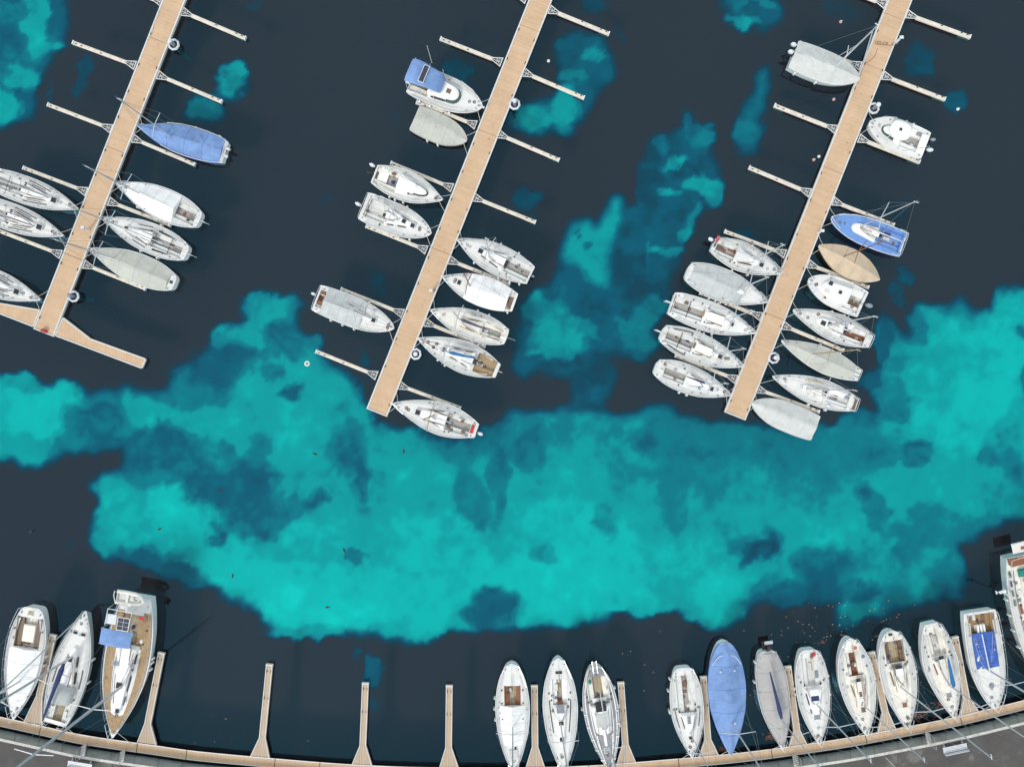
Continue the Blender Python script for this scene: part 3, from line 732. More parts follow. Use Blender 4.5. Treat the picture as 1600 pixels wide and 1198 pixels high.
    at = me.color_attributes.new('Col', 'FLOAT_COLOR', 'POINT'); c = np.stack([V, V, V, np.ones_like(V)], -1).astype(np.float32)
    at.data.foreach_set('color', c.ravel()); me.materials.append(M['bed'])
    o = bpy.data.objects.new('seabed', me); col.objects.link(o); tag(o, kind='structure')
    q = MB().add([(-900,-900,-3.6),(900,-900,-3.6),(900,900,-3.6),(-900,900,-3.6)], [(0,1,2,3)]).build('lake_floor', 'bed'); tag(q, kind='structure')
seabed()
wm = MB(); wm.add([(-900,-900,0),(900,-900,0),(900,900,0),(-900,900,0)], [(0,1,2,3)]); tag(wm.build('water', 'water'), kind='structure')

# ------------------------------------------------------------------ quay, road, floating walkway
Q = [(-260,1058),(-120,1094),(0,1119),(64,1133),(128,1147),(244,1164),(300,1172),(360,1178),(422,1183.5),(500,1190),(560,1194),(650,1197.5),(760,1199),(852,1197.5),(924,1195),(993,1190),(1040,1186),(1120,1179),(1200,1170),(1260,1161.5),(1320,1152.5),(1372,1143),(1480,1122),(1556,1104),(1600,1093),(1720,1060),(1860,1018)]
def qy(x): return interp(Q, x)
def qn(x):
    d = (qy(x+3)-qy(x-3))/6; l = math.hypot(1, d); return (-d/l, 1/l)
def qp(x, off, z):
    n = qn(x); return W(x+n[0]*off, qy(x)+n[1]*off, z)
XS = list(range(-240, 1841, 20))
def qstrip(mb, o0, z0, o1, z1, xs=XS):
    rg = [[qp(x, o0, z0), qp(x, o1, z1)] for x in xs]; mb.rings(rg, False, False, False)
def qprism(prof, xs=XS):
    m = MB(); m.rings([[qp(x, o, z) for o, z in prof] for x in xs]); return m
wk = empty('floating_walkway', qp(800, 8, .5)); tag(wk, 'long curved tan floating walkway along the foot of the quay wall', 'walkway')
def chi(o, root): o.parent = root; o.matrix_parent_inverse = root.matrix_world.inverted(); return o
bpy.context.view_layer.update()
inv = lambda root: root.matrix_world.inverted()
def par(o, root):
    # vertices are in world space: keep them there
    o.parent = root; o.matrix_parent_inverse = __import__('mathutils').Matrix.LocRotScale(root.location, root.rotation_euler, None).inverted(); return o
XM = [x for x in XS]
mods = [-240,-90,64,215,292,430,500,640,780,920,1060,1205,1352,1500,1650,1800]
for a, b in zip(mods[:-1], mods[1:]):
    xs = [a+.5+(b-a-1)*i/8 for i in range(9)]
    par(qprism([(1.6,.50),(13.6,.50),(13.6,.42),(1.6,.42)], xs).build('walkway_deck', 'pdeck'), wk)
    for o0, o1, hz in ((0,1.55,.53),(13.65,15.0,.52)):
        par(qprism([(o0,hz),(o1,hz),(o1,.22),(o0,.22)], xs).build('edge_beam', 'beamw'), wk)
    par(qprism([(1.5,.40),(13,.40),(13,-.3),(1.5,-.3)], xs).build('pontoon', 'float'), wk)
qw = qprism([(19.5,-3.2),(19.5,.0),(33,1.58),(44,1.58),(44,-3.2)]); q = qw.build('quay_wall', 'conc'); tag(q, 'sloping grey concrete quay wall between the floating walkway and the road', 'quay wall')
for a in range(-240, 1840, 80):
    xs = [a+.35+79.3*i/4 for i in range(5)]
    par(qprism([(33.2,1.72),(37.4,1.72),(37.4,1.5),(33.2,1.5)], xs).build('coping', 'cap'), q)
rd = qprism([(37.6,1.64),(900,1.64),(900,-3.3),(37.6,-3.3)]).build('road', 'asphalt'); tag(rd, kind='structure')
# kerb line further back

# joints on the slope
jt = MB()
for a in range(-230, 1840, 37):
    p = [qp(a, 19.3, .02), qp(a+.5, 19.3, .02), qp(a+.5, 32.9, 1.6), qp(a, 32.9, 1.6)]; jt.add([v+Vector((0,.012,.006)) for v in p], [(0,1,2,3)])
par(jt.build('wall_joints', 'float'), q)

def ladder(px, label):
    a = qp(px, 34, 1.75); b = qp(px, 14.5, .56); d = (b-a).normalized(); sd = Vector((-d.y, d.x, 0)).normalized()*.3
    t = empty('gangway', a); tag(t, label, 'gangway', 'gangways from the quay to the walkway'); m = MB()
    for s_ in (1,-1): m.tube(a+sd*s_, b+sd*s_, .035, n=5); m.tube(a+sd*s_+Vector((0,0,.8)), b+sd*s_+Vector((0,0,.8)), .025, n=5); m.tube(a+sd*s_, a+sd*s_+Vector((0,0,.8)), .025, n=5); m.tube(b+sd*s_, b+sd*s_+Vector((0,0,.8)), .025, n=5)
    par(m.build('railing', 'alu'), t)
    for k in range(6):
        p = a.lerp(b, (k+.5)/6); par(MB().box(p, (.58,.14,.04), math.atan2(sd.y, sd.x)).build('tread', 'beam'), t)
ladder(134, 'small metal gangway on the quay slope beside the left slatted bench')
ladder(194, 'small metal gangway on the quay slope right of the teak decked yacht bow')
ladder(1240, 'small metal gangway on the quay slope below the grey covered boat')
ladder(1446, 'small metal gangway on the quay slope left of the right slatted bench')

def bench(px, label, first=[None]):
    p = qp(px, 43.5, 1.64); n = qn(px); ang = math.atan2(n[0], n[1]) 
    if first[0] is None:
        t = empty('bench', p, ang); first[0] = t
        for k in range(4): MB().box((0, .22-.15*k, .46), (2.5,.12,.04)).build('seat_slat', 'engine', t)
        for k in range(2): MB().box((0, -.34-.03*k, .62+.15*k), (2.5,.04,.12)).build('backrest_slat', 'engine', t)
        for x in (-.95,.95):
            m = MB(); m.box((x,0,.22), (.07,.5,.44)); m.box((x,-.32,.55), (.06,.06,.5)); m.tube((x,.25,.42), (x,.62,.05), .03, n=5); m.build('leg', 'alu', t)
    else:
        t = copy_tree(first[0]); t.location = p; t.rotation_euler = (0,0,ang)
    tag(t, label, 'bench', 'slatted benches on the quay')
bench(136, 'pale slatted bench on the quay, the one at the left under the long masts')
bench(1479, 'pale slatted bench on the quay, the one at the right between two mastheads')

def lamp(px, label):
    p = qp(px, 41, 1.64); t = empty('bollard_lamp', p); tag(t, label, 'lamp')
    MB().path([(0,0,0),(0,0,2.6),(.1,-.05,2.8)], .06, 8).build('post', 'alu', t)
    MB().ball((.28,-.15,2.85), (.36,.24,.13), 12, 6).build('lamp_shade', 'engine', t, True)
lamp(1376, 'white headed quay lamp standing on the asphalt beside the coping')

# parked van, only its roof corner reaches into the picture
def van():
    p = W(1668, 1235, 1.66); t = empty('parked_van', p, R(14)); tag(t, 'pale van parked on the road at the lower right corner', 'van')
    m = MB(); prof = [(-2.5,.35),(-2.5,1.75),(-2.35,1.98),(1.0,1.98),(1.75,1.25),(2.45,1.05),(2.5,.35)]
    m.rings([[(x*k if False else x, y, .35+(z-.35)*(1 if abs(y) < .85 else .97)) for x, z in prof] for y in (-.95,-.85,.85,.95)]); m.build('body', 'engine', t)
    MB().add([(1.08,-.78,1.93),(1.08,.78,1.93),(1.74,.82,1.29),(1.74,-.82,1.29)], [(0,1,2,3)]).build('windscreen', 'glass', t)
    for x in (-1.55,1.6):
        for y in (-.9,.9):
            w = MB(); w.tube((x,y-.1,.33), (x,y+.1,.33), .33, n=14); wo = w.build('wheel', 'rub', t); MB().tube((x,y-.11,.33), (x,y+.11,.33), .18, n=10).build('rim', 'alu', wo)
van()

# quay fingers: flared root, straight shaft
def qfinger(bl, br, fl, tip, label):
    z = .46; B0, B1, F, T = W(*bl, z), W(*br, z), W(*fl, z), W(*tip, z)
    o = (B0+B1)/2; d = (T-F).normalized(); n = Vector((-d.y, d.x, 0)); w = .30
    t = empty('finger_pier', o, 0); tag(t, label, 'finger pier', 'tan finger piers along the quay walkway')
    if (B0-F).dot(n) < (B1-F).dot(n): B0, B1 = B1, B0
    P = [B0, F+n*w, T+n*w, T-n*w, F-n*w, B1]
    def ofs(z_, k=0): return [Vector((p.x-o.x, p.y-o.y, z_-z)) for p in P]
    m = MB(); m.rings([ofs(.36), ofs(.465)]); m.build('deck', 'fdeck', t)
    for a, b in ((0,1),(1,2),(3,4),(4,5)):
        p, q = P[a], P[b]; m = MB(); dd = (q-p); L = dd.length; an = math.atan2(dd.y, dd.x); c = (p+q)/2-o
        m.box((c.x, c.y, -.03), (L, .09, .24), an); m.build('edge_beam', 'beamw', t)
    c = (P[2]+P[3])/2-o; MB().box((c.x+d.x*.06, c.y+d.y*.06, -.06), (.14, .74, .34), math.atan2(d.y, d.x)).build('end_beam', 'beam', t)
    m = MB(); a0 = ((B0+B1)/2-o); f0 = F-o
    for sg in (1,-1):
        p0 = a0+n*sg*.14; p1 = f0+n*sg*.14; m.tube((p0.x,p0.y,.03), (p1.x,p1.y,.03), .03, n=4)
    m.build('brace', 'beamw', t)
    fl0 = F-o; tl = T-o; m = MB(); cc = (fl0+tl)/2; m.box((cc.x, cc.y, -.35), ((T-F).length*.96, .5, .5), math.atan2(d.y, d.x)); m.build('float', 'float', t)
    for k in (.08,.45):
        for sg in (1,-1):
            c = tl.lerp(fl0, k)+n*sg*.2; MB().box((c.x, c.y, .05), (.22,.06,.09), math.atan2(d.y, d.x)).build('cleat', 'rub', t)
    return t
qfinger((38,1127),(66,1133),(61.5,1088),(83,993),'tan finger pier between the white covered boat and the navy boomed yacht')
qfinger((215,1159),(244,1163),(231,1130),(252,1021),'tan finger pier right of the teak decked yacht')
qfinger((391,1182),(421,1184),(410,1152),(421,1039),'leftmost of the three tan finger piers with no boats beside them')
qfinger((550,1194),(581,1195),(567,1164),(571,1068),'middle of the three tan finger piers with no boats beside them')
qfinger((687,1198),(716,1198),(701,1167),(702,1072),'rightmost of the three tan finger piers with no boats beside them')
qfinger((822,1198),(851,1198),(836,1166),(835,1072),'tan finger pier between the tented sailboat and the double dark stripe sailboat')
qfinger((964,1193),(993,1190),(977,1162),(970,1067),'tan finger pier right of the dark decked sailboat')
qfinger((1092,1183),(1123,1180),(1106,1154),(1099,1058),'tan finger pier left of the wholly blue covered boat')
qfinger((1232,1168),(1261,1163),(1245,1140),(1231,1042),'tan finger pier right of the taupe covered boat')
qfinger((1371,1146),(1400,1140),(1383,1112),(1362,1020),'tan finger pier between two cream yachts near the right bench')
qfinger((1500,1120),(1530,1113),(1510,1090),(1492,996),'tan finger pier left of the boat with the blue cockpit cloth')

# ------------------------------------------------------------------ main piers
def main_pier(tl, tr, bl, br, label, joints):
    z = .55; TL, TR, BL, BR = [W(*p, z) for p in (tl, tr, bl, br)]
    mid = (BL+BR)/2; up = ((TL+TR)/2-mid).normalized(); ang = math.atan2(up.y, up.x)
    t = empty('main_pier', mid, ang); tag(t, label, 'pier', 'main piers of the marina')
    def lc(P): v = P-mid; return (v.dot(up), v.dot(Vector((-up.y, up.x, 0))))
    L = lc((TL+TR)/2)[0]; Wd = ((TR-TL).length*abs(up.cross((TR-TL).normalized()).z)+(BR-BL).length*abs(up.cross((BR-BL).normalized()).z))/2; h = Wd/2
    js = [0]+sorted(joints)+[L+6]
    for a, b in zip(js[:-1], js[1:]):
        m = MB(); m.box(((a+b)/2, 0, -.03), (b-a-.035, Wd-.34, .10)); m.build('deck', 'pdeck', t)
        for sg in (1,-1):
            m = MB(); m.box(((a+b)/2, sg*(h-.085), -.09), (b-a-.03, .16, .30)); m.build('edge_beam', 'beamw', t)
            m = MB(); m.box(((a+b)/2, sg*(h-.30), -.42), (b-a-.8, .42, .62)); m.build('float', 'float', t)
    MB().box((-.06, 0, -.08), (.12, Wd, .31)).build('end_beam', 'beamw', t)
    rd_ = random.Random(label)
    for k in range(int(L/3.2)):
        for sg in (1,-1):
            if rd_.random() < .75:
                m = MB(); m.box((1.2+k*3.2+rd_.uniform(-.4,.4), sg*(h-.22), .07), (.26,.07,.07)); m.build('cleat', 'rub', t)
    return t, up, h
P1 = main_pier((254,0),(290,0),(52.6,511.5),(85,525),'left tan decked main pier ending in a crossbar', [8.5,20.6,33])
P2 = main_pier((826,0),(863,0),(572.7,637),(605.8,649),'middle tan decked main pier with a free square end', [18.2,31.6,43.5])
P3 = main_pier((1386,0),(1427,0),(1133,642.7),(1164.5,654),'right tan decked main pier beside the most crowded berths', [11.2,27.8,39.5,45.2])

def wing(pts, label):
    z = .50; P = [W(*p, z) for p in pts]; o = sum(P, Vector())/len(P); o.z = z
    t = empty('pier_wing', o); tag(t, label, 'pier', 'crossbar wings of the left pier')
    q = [(p.x-o.x, p.y-o.y) for p in P]
    m = MB(); m.prism(q, -.1, .0, .01); m.build('deck', 'pdeck', t)
    for a, b in zip(P, P[1:]+P[:1]):
        d = b-a; c = (a+b)/2-o; MB().box((c.x, c.y, -.08), (d.length-.06, .13, .27), math.atan2(d.y, d.x)).build('edge_beam', 'beamw', t)
    m = MB(); m.prism([(x*.93, y*.93) for x, y in q], -.8, -.2, .01); m.build('float', 'float', t)
    return t
wing([(98.5,496.5),(141,529.5),(227.5,561),(221.5,575),(86.5,524)], 'tan wedge shaped wing at the right of the left pier end')
wing([(62,484.5),(0,474),(-90,446),(-96,462),(0,490),(52,510)], 'tan wedge shaped wing at the left of the left pier end')

# finger piers
FP = [None]
def finger(root, tip, label):
    z = .38; A, B = W(*root, z), W(*tip, z); d = B-A; L = d.length; ang = math.atan2(d.y, d.x)
    if FP[0] is None:
        t = empty('finger_pier', A, ang); FP[0] = t; L0 = L; t['L'] = L
        b0 = 1.12
        MB().box(((b0+L)/2, 0, -.05), (L-b0, .38, .24)).build('beam', 'beamc', t)
        MB().box(((b0+L)/2, 0, .075), (L-b0-.1, .24, .03)).build('walkway', 'beamt', t)
        for sg in (1,-1): MB().path([(.0, sg*.47, .04), (b0+.08, sg*.10, .05)], .05, 6).build('diagonal_brace', 'beamw', t)
        m = MB(); m.box((.05,0,.03), (.1,.98,.1)); m.build('cross_brace', 'beamw', t)
        m = MB()
        for x, y in ((.35,.34),(.62,.25)): m.tube((x,-y,.03), (x,y,.03), .02, n=4)
        m.tube((.05,-.4,.03), (.62,.25,.03), .025, n=4); m.tube((.05,.4,.03), (.62,-.25,.03), .025, n=4); m.tube((0,0,.03), (b0,0,.03), .03, n=4)
        m.build('lattice', 'beamw', t)
        MB().box((L-.55, 0, -.40), (1.2, .42, .5)).build('float', 'float', t)
        MB().box((L+.02, 0, .0), (.14, .44, .32)).build('end_cap', 'engine', t)
        for x in (L-.35, L-1.0, L*.55): MB().box((x, .06, .12), (.22,.06,.07)).build('cleat', 'rub', t)
    else:
        t = copy_tree(FP[0]); t.location = A; t.rotation_euler = (0,0,ang); t.scale = (L/FP[0]['L'], 1, 1)
    tag(t, label, 'finger pier', 'pale steel finger piers along the main piers'); return t
ORD = ['topmost','second','third','fourth','fifth','sixth','lowest']
def fingers(lst, where):
    n = len(lst)
    for i, (r, t) in enumerate(lst):
        o = ORD[i] if i < n-1 else 'lowest'
        finger(r, t, f'pale steel finger pier, {o} on the {where}')
fingers([((284,18),(383,60)),((246,117),(346,159)),((207,216),(304,257)),((170,314.5),(266,352)),((131,412.5),(227,451))], 'right side of the left pier')
fingers([((255,5),(155,-33)),((212,103),(115,67)),((175,202),(76,164)),((136,300),(37.6,262.6)),((96,398),(-3,360))], 'left side of the left pier')
fingers([((858,15),(951,53)),((817.5,113),(912,153)),((777.5,209),(873,250)),((739.5,308),(836,347)),((701.5,406),(796,443.7)),((663.5,503),(757.5,541)),((622.5,601),(719,637.5))], 'right side of the middle pier')
fingers([((823,0),(730,-38)),((784,98),(689,61)),((744,196),(651.7,160)),((707,294),(611.5,255)),((667,391),(573,353.5)),((630,490),(533.6,452)),((589,587),(494.6,549))], 'left side of the middle pier')
fingers([((1416,22),(1515,58)),((1379,118),(1475.6,155)),((1341.5,216),(1436,253)),((1301,314),(1395.6,351.6)),((1262,412),(1356,449)),((1222.5,508),(1317,547)),((1181.5,607),(1279,643))], 'right side of the right pier')
fingers([((1384,8),(1290,-30)),((1345,104),(1250,68)),((1307,203),(1210.7,165)),((1266,302),(1171,262)),((1227,397),(1132.8,361.6)),((1190,495),(1094,458)),((1151,593),(1055.6,555.6))], 'left side of the right pier')

# mooring piles in octagonal collars
PG = [None]
def pile(px, py, ang, label, cap=None, h=1.5, low=False):
    p = W(px, py, .55)
    t = empty('mooring_pile', p, ang); tag(t, label, 'mooring pile', 'mooring piles in octagonal collars')
    oc = [(.52*math.cos(R(22.5+45*k)), .52*math.sin(R(22.5+45*k)), .0) for k in range(8)]
    MB().path(oc, .13, 6, closed=True).build('guide_collar', 'engine', t)
    for k in range(4):
        a = R(45+90*k); MB().box((.36*math.cos(a), .36*math.sin(a), .02), (.2,.12,.12), a).build('roller', 'rub', t)
    MB().tube((0,0,-.45), (0,0,h), .2, n=14).build('post', 'engg', t, True); MB().tube((0,0,-3.6), (0,0,-.46), .2, n=14).build('submerged_post', 'bottom', t, True)
    m = MB(); rg = [[(q*math.cos(2*math.pi*k/14), q*math.sin(2*math.pi*k/14), z) for k in range(14)] for q, z in ((.21,h-.02),(.25,h+.06),(.19,h+.16),(.03,h+.22))]
    m.rings(rg); m.build('cap', cap or 'engine', t, True)
for a in [(271.5,70,'white capped mooring pile on the right side of the left pier near the top','engine',.85),
          (115,463,'mooring pile beside the left pier just above its crossbar end','engg',.7),
          (804,163,'mooring pile with pale blue cap on the right of the middle pier','engine',.9),
          (649.5,553,'squat white mooring pile on the right of the middle pier below the navy boomed boat','engine',.15),
          (1365,169.5,'white capped mooring pile beside the pilothouse motorboat bow','engine',1.0),
          (1209,559,'mooring pile right of the right pier beside the olive covered sailboat','engine',.6)]:
    pile(a[0], a[1], R(10), a[2], a[3], a[4])

# ------------------------------------------------------------------ boats
BOATS = []
def yacht(cat, label, short, bow, stern, w, shape='yacht', f=.85, **k):
    b = Boat('sailing_boat', cat, label, short, bow, stern, w, shape, f, **k); BOATS.append(b); return b
def motor(label, short, bow, stern, w, shape='motor', f=.8, **k):
    b = Boat('motor_boat', 'motorboat', label, short, bow, stern, w, shape, f, **k); BOATS.append(b); return b
SB = 'sailing boat'
# --- left pier, left side
for (bow, st, w, mp, lab, sh, sd) in [((124,327),(-14,278),44,(73,307),'upper of two white racing yachts left of the left pier','upper racing yacht',1),
                                  ((101,369),(-36,320),44,(50,352),'lower of two white racing yachts left of the left pier','lower racing yacht',2),
                                  ((65,469),(-72,420),45,(15,454),'white yacht bow alone above the left pier wing, mostly cut off by the photo edge','lone yacht above the pier wing',3)]:
    b = yacht(SB, lab, sh, bow, st, w, 'wide', .85).cockpit(.03,.37,.52,'nons','floor').deck()
    b.coach(.37,.74,.60,.22,.28,'gel',1.0).windows(((.1,.72),),'glass',.3,.75).slide(.375,.6,.8).strip(.40,.66,.78,.60,.07,'glass','jib_track').strip(.44,.60,.60,.50,.05,'glass','deck_track')
    b.hatch(.735 if sd < 3 else .74,0,.55,.5).winches(((.30,.66),(.30,-.66),(.40,.5),(.40,-.5),(.40,.35))).traveller(.2).tiller(.04,.18)
    b.mast(*mp,11,1.5,spl=.8,spf=(.5,)).boom(.14,'alu',sail=False).pulpit(.9,.5).lifelines().pushpit().fit(sd,18).clutter(((.2,.2,'coil','roped'),(.33,-.2,'bag','gcov'),(.9,.0,'coil','rope')))
# --- left pier, right side
b = yacht(SB,'sailing boat wholly under a blue tarpaulin with its mast leaning over the left pier','blue tarpaulin boat at the left pier',(217,198),(352,238.5),47,'wide',.75)
b.deck(); b.tent(.03,1,.62,'bcov',1.02,wr=.085,h0=.3,h1=.05,skirt=.2).mast(266,213,11.2,1.4,.07,spf=(.42,)).pulpit(.93,.35).pushpit(.04,.2)
b.outboard(-.25,'engine',.1,.8).fenders(((.12,-1),(.4,-1)))
m = MB()
for sg in (1,-1): m.path([(b.u(u), sg*b.hw(u)*1.05, b.sheer(u)+.22) for u in (.02,.12,.25,.4,.55,.7)], .03, 5)
m.path([(b.u(.02), y*b.B, b.sheer(0)+.2) for y in (-.36,0,.36)], .03, 5); m.build('cover_batten', 'beamw', b.root)
MB().box((b.u(-.02), .35, .7), (.35,.3,.25)).build('boarding_step', 'engine', b.root)
b = yacht(SB,'white sailing boat with a white ridge tent amidships and red bucket in its cockpit','white ridge tent boat at the left pier',(184,287),(312,344),51,'rstern',.85).cockpit(.05,.30,.52,'gelw','floor').deck()
b.tent(.28,.86,.70,'wcov',.93,wr=.03,h0=.68,h1=.08,skirt=.05).mast(219,303,10.8,1.3,.07,spf=(.4,)).pulpit(.88,.5).pushpit(.1,.5).lifelines(.1,.4,n=1)
b.block(.2,.0,.22,.22,.2,'red','bucket',-.45).block(.12,.3,.3,.2,.1,'black','cushion',-.1).rudder(0,.7).tiller(.03,.2).fit(5,10).fenders(((.45,1),(.3,1),(.7,1)))
b = yacht(SB,'bare decked sailing boat between the white ridge tent boat and the olive covered boat','bare decked sailing boat at the left pier',(164,342),(292,396),48,'rstern',.85).cockpit(.06,.40,.50,'nons','floor').deck()
b.coach(.40,.74,.58,.2,.26,'gel',1.0).windows(((.15,.6),),'glass').slide(.405,.6,.7,'gel').strip(.16,.38,.60,.66,.16,'glass','side_locker').strip(.46,.62,.74,.62,.06,'glass','jib_track')
b.block(.40,.42,.35,.3,.1,'engg','instrument_box').block(.40,-.42,.35,.3,.1,'engg','instrument_box').block(.72,.0,.35,.3,.12,'black','mast_step')
b.mast(195,357,10.8,1.3,.07,spf=(.4,)).boom(.1,'alu',sail=False).pulpit(.9).pushpit().lifelines().traveller(.2).winches(((.36,.66),(.36,-.66),(.44,.5),(.44,-.5))).rudder(0,.7).tiller(.04,.25).fit(6,16).fenders(((.5,1),(.3,1),(.4,-1)))
b = yacht('covered boat','sailing boat under a faded olive cover, nearest the left pier end','olive covered boat at the left pier',(143,390),(273,443),48,'rstern',.8).deck()
b.tent(.07,.93,.50,'ocov',.97,wr=.03,h0=.3,h1=.04).mast(177,403,10.8,1.3,.07,spf=(.4,)).pulpit(.9,.5).pushpit(.06,.4).fit(7,6).block(.035,0,.35,.3,.08,'black','stern_hatch').fenders(((.5,1),(.4,1)))
# --- middle pier, left side
b = motor('flybridge motorboat with blue canvas canopy and a solar panel on top','blue canopy motorboat',(753.5,169),(644,123),54,'motor',1.0).cockpit(.0,.30,.72,'gel2','teakl',depth=.5).deck()
b.coach(.27,.70,.70,.52,.75,'gel',.9,.28).windows(((.12,.62),),'glass',.25,.75).screen(.55,'gglass',.15,.85)
b.coach(.25,.47,.52,.42,.55,'gel',.5,.1,name='flybridge'); b.coaches.pop()
zt = 2.9; m = MB(); rg = []
for i, (u, w, z) in enumerate(((-.03,.95,2.75),(.0,1.0,2.95),(.08,1.02,3.02),(.16,1.0,3.0),(.22,.9,2.92),(.30,.86,2.9),(.38,.82,2.75),(.42,.72,2.5),(.45,.6,2.2))):
    rg.append([(b.u(u)+.0, b.B*.355*w*y+.18, z-.16*abs(y)**3-.05*(abs(y) > .95)+.04*noise.noise((i*.7, y*2, 1))) for y in (-1,-.97,-.8,-.5,-.2,.1,.4,.7,.9,.97,1)])
m.rings(rg, False, False, False); cn = m.build('canopy', 'bcov', b.root, True)
sp = MB().box((b.u(.19), .2, 3.09), (.62,1.85,.05), 0).build('solar_panel', 'steel', b.root); MB().box((b.u(.19), .2, 3.13), (.48,1.7,.03)).build('solar_cells', 'solar', sp)
m = MB()
for u in (.0,.2,.38):
    for sg in (1,-1): m.tube((b.u(u), sg*b.B*.38+.1, 1.1), (b.u(u)+.05, sg*b.B*.38+.12, 2.85), .03, n=5)
m.build('canopy_frame', 'steel', b.root)
MB().tube((b.u(.23), b.B*.45, 3.0), (b.u(.23)-.2, b.B*.5, 6.2), .035, n=5).build('antenna', 'steel', b.root)
b.hatch(.53,.0,.45,.45,'brown').pulpit(.62,.55,.025,.01).rope = None
b.block(-.03,.3,.5,.45,.5,'engine','outboard_cowl',-.3).block(-.03,-.25,.5,.45,.5,'engine','outboard_cowl',-.3).clutter(((.12,-.3,'coil','roped'),(.2,-.45,'cushion','gel2'))).fenders(((.35,-1),(.62,-1),(.2,-1))).fit(11,8)
MB().box((b.u(1.0), 0, b.sheer(1)+.1), (.5,.22,.12)).build('bow_roller', 'steel', b.root)
b = Boat('covered_boat','covered boat','small open boat under a pale olive sheet, below the blue canopy motorboat','small olive sheeted boat',(729.5,220),(648,184.5),45,'motor',.6); BOATS.append(b)
b.deck().tent(.0,1,.30,'ocov',1.03,wr=.05,h0=.12,h1=.05,flat=.15,skirt=.25).fenders(((.35,-1),(.55,-1),(.2,1)))
b = motor('white cabin cruiser with curved dark windscreen and rounded hardtop, twin outboards','curved windscreen cabin cruiser',(691.7,313),(585,272),49,'yacht',.95).cockpit(.02,.36,.74,'gel2','floor',depth=.5).deck()
b.coach(.34,.80,.72,.36,.48,'gel',1.5,.22).screen(.30,'glass',.12,.92); b.coaches.pop()
b.coach(.34,.66,.50,.44,.62,'gel',.9,.12,name='hardtop').screen(.62,'brown',.05,.5)
b.hatch(.75,0,.32,.3).pulpit(.6,.4,.025).outboard(.45,'engine',.2).outboard(-.1,'black',.2).clutter(((.07,.1,'coil','red'),(.10,-.1,'coil','red'),(.07,-.05,'bag','pinkish'),(.12,.55,'cushion','gel'),(.25,.45,'bag','brown'))).block(.12,.05,1.1,1.0,.12,'gel','engine_cover',-.32)
b.block(.26,.45,.3,.6,.1,'brown','seat_cushion',-.3).fenders(((.5,-1),(.38,-1),(.3,-1))).fit(12,8)
b = yacht(SB,'white sailing boat with an outboard and open cockpit just below the curved windscreen cruiser','open cockpit boat below the cruiser',(674,365.5),(568,322),50,'motor',.85).cockpit(.04,.34,.58,'gelw','nons').deck()
b.coach(.34,.76,.62,.24,.32,'gel',1.1).windows(((.1,.35),(.45,.75)),'glass').slide(.345,.65,.5).hatch(.60,.05,.42,.42).hatch(.73,0,.42,.42).mast(623,343,10.2,1.4,.065,spf=(.5,),m='steel').boom(.12,'gelw',r=.08,off=.1).pulpit().pushpit(.12).lifelines(n=3).outboard(-.05,'engine',.5).winches(((.3,.7),(.3,-.7))).traveller(.08).fit(13,14).fenders(((.6,-1),(.45,-1),(.75,-1),(.55,1)))
b = yacht(SB,'sailing boat with taut grey cover over its after half, left of the middle pier','grey half covered boat left of the middle pier',(616,513),(495,465),48,'motor',.8).cockpit(.02,.3,.6,'gelw','wood').deck()
b.coach(.38,.74,.5,.2,.26,'gel',1.0); b.tent(.10,.60,.60,'gcov',.99,wr=.02,h0=.45,h1=.42).hatch(.74,0,.42,.42).strip(.66,.92,.5,.35,.05,'beam','jib_track').mast(577,496,9.2,1.5,.075).boom(.32,'alu',sail=False,z=1.75).pulpit().pushpit(.08).outboard(.15,'engine',.1,.85).block(.055,.5,.5,.5,.06,'wood','seat_board',-.15).block(.055,-.25,.5,.5,.06,'wood','seat_board',-.15).fit(14,10).fenders(((.4,-1),(.55,-1),(.25,-1),(.6,1)))
# --- middle pier, right side
b = yacht(SB,'white sailing boat with a squat upright mast, topmost on the right of the middle pier','topmost sailing boat right of the middle pier',(715,375.5),(829,430.5),49,'yacht',.85).cockpit(.02,.33,.54,'nons','floor').deck()
b.coach(.34,.74,.60,.26,.34,'gel',1.2).windows(((.15,.5),(.6,.8)),'glass').slide(.35,.75,.9,'gel').block(.33,.15,.2,.6,.1,'glass','companionway',.0).hatch(.68,.02,.5,.45).mast(764,398,9.8,1.4,.075,m='alu').pulpit().pushpit(.1).lifelines().winches(((.28,.62),(.28,-.62))).outboard(0,'engg',.1,.6).tiller(.05,.2).fit(21,14).fenders(((.08,1),(.2,1),(.35,1),(.5,-1),(.7,1),(.25,-1)))
b.block(.12,0,.14,.14,.1,'black','compass',-.35)
b = yacht(SB,'sailing boat with white crumpled cockpit tent and a varnished brown mast','white tented boat with brown mast',(691.4,433),(804.5,473),49,'yacht',.85).cockpit(.03,.25,.6,'gel2','teakl').deck()
b.tent(.10,.66,.58,'wcov',.97,wr=.09,h0=.42,h1=.34,skirt=.08).hatch(.77,-.02,.35,.45).block(.055,.1,.45,1.1,.1,'brown','hatch_board',-.1).mast(733.6,446,9.2,1.4,.085,m='wood').pulpit(.9,.4).fit(22,8).fenders(((.3,-1),(.42,-1),(.5,-1),(.05,1)))
b = yacht(SB,'cream sailing boat with a plum coloured sail cover over its cockpit','cream boat with plum sail cover',(673,485),(792,527),47,'rstern',.8,hull='gel2',deck='gel2').cockpit(.08,.32,.45,'gel2','floor').deck()
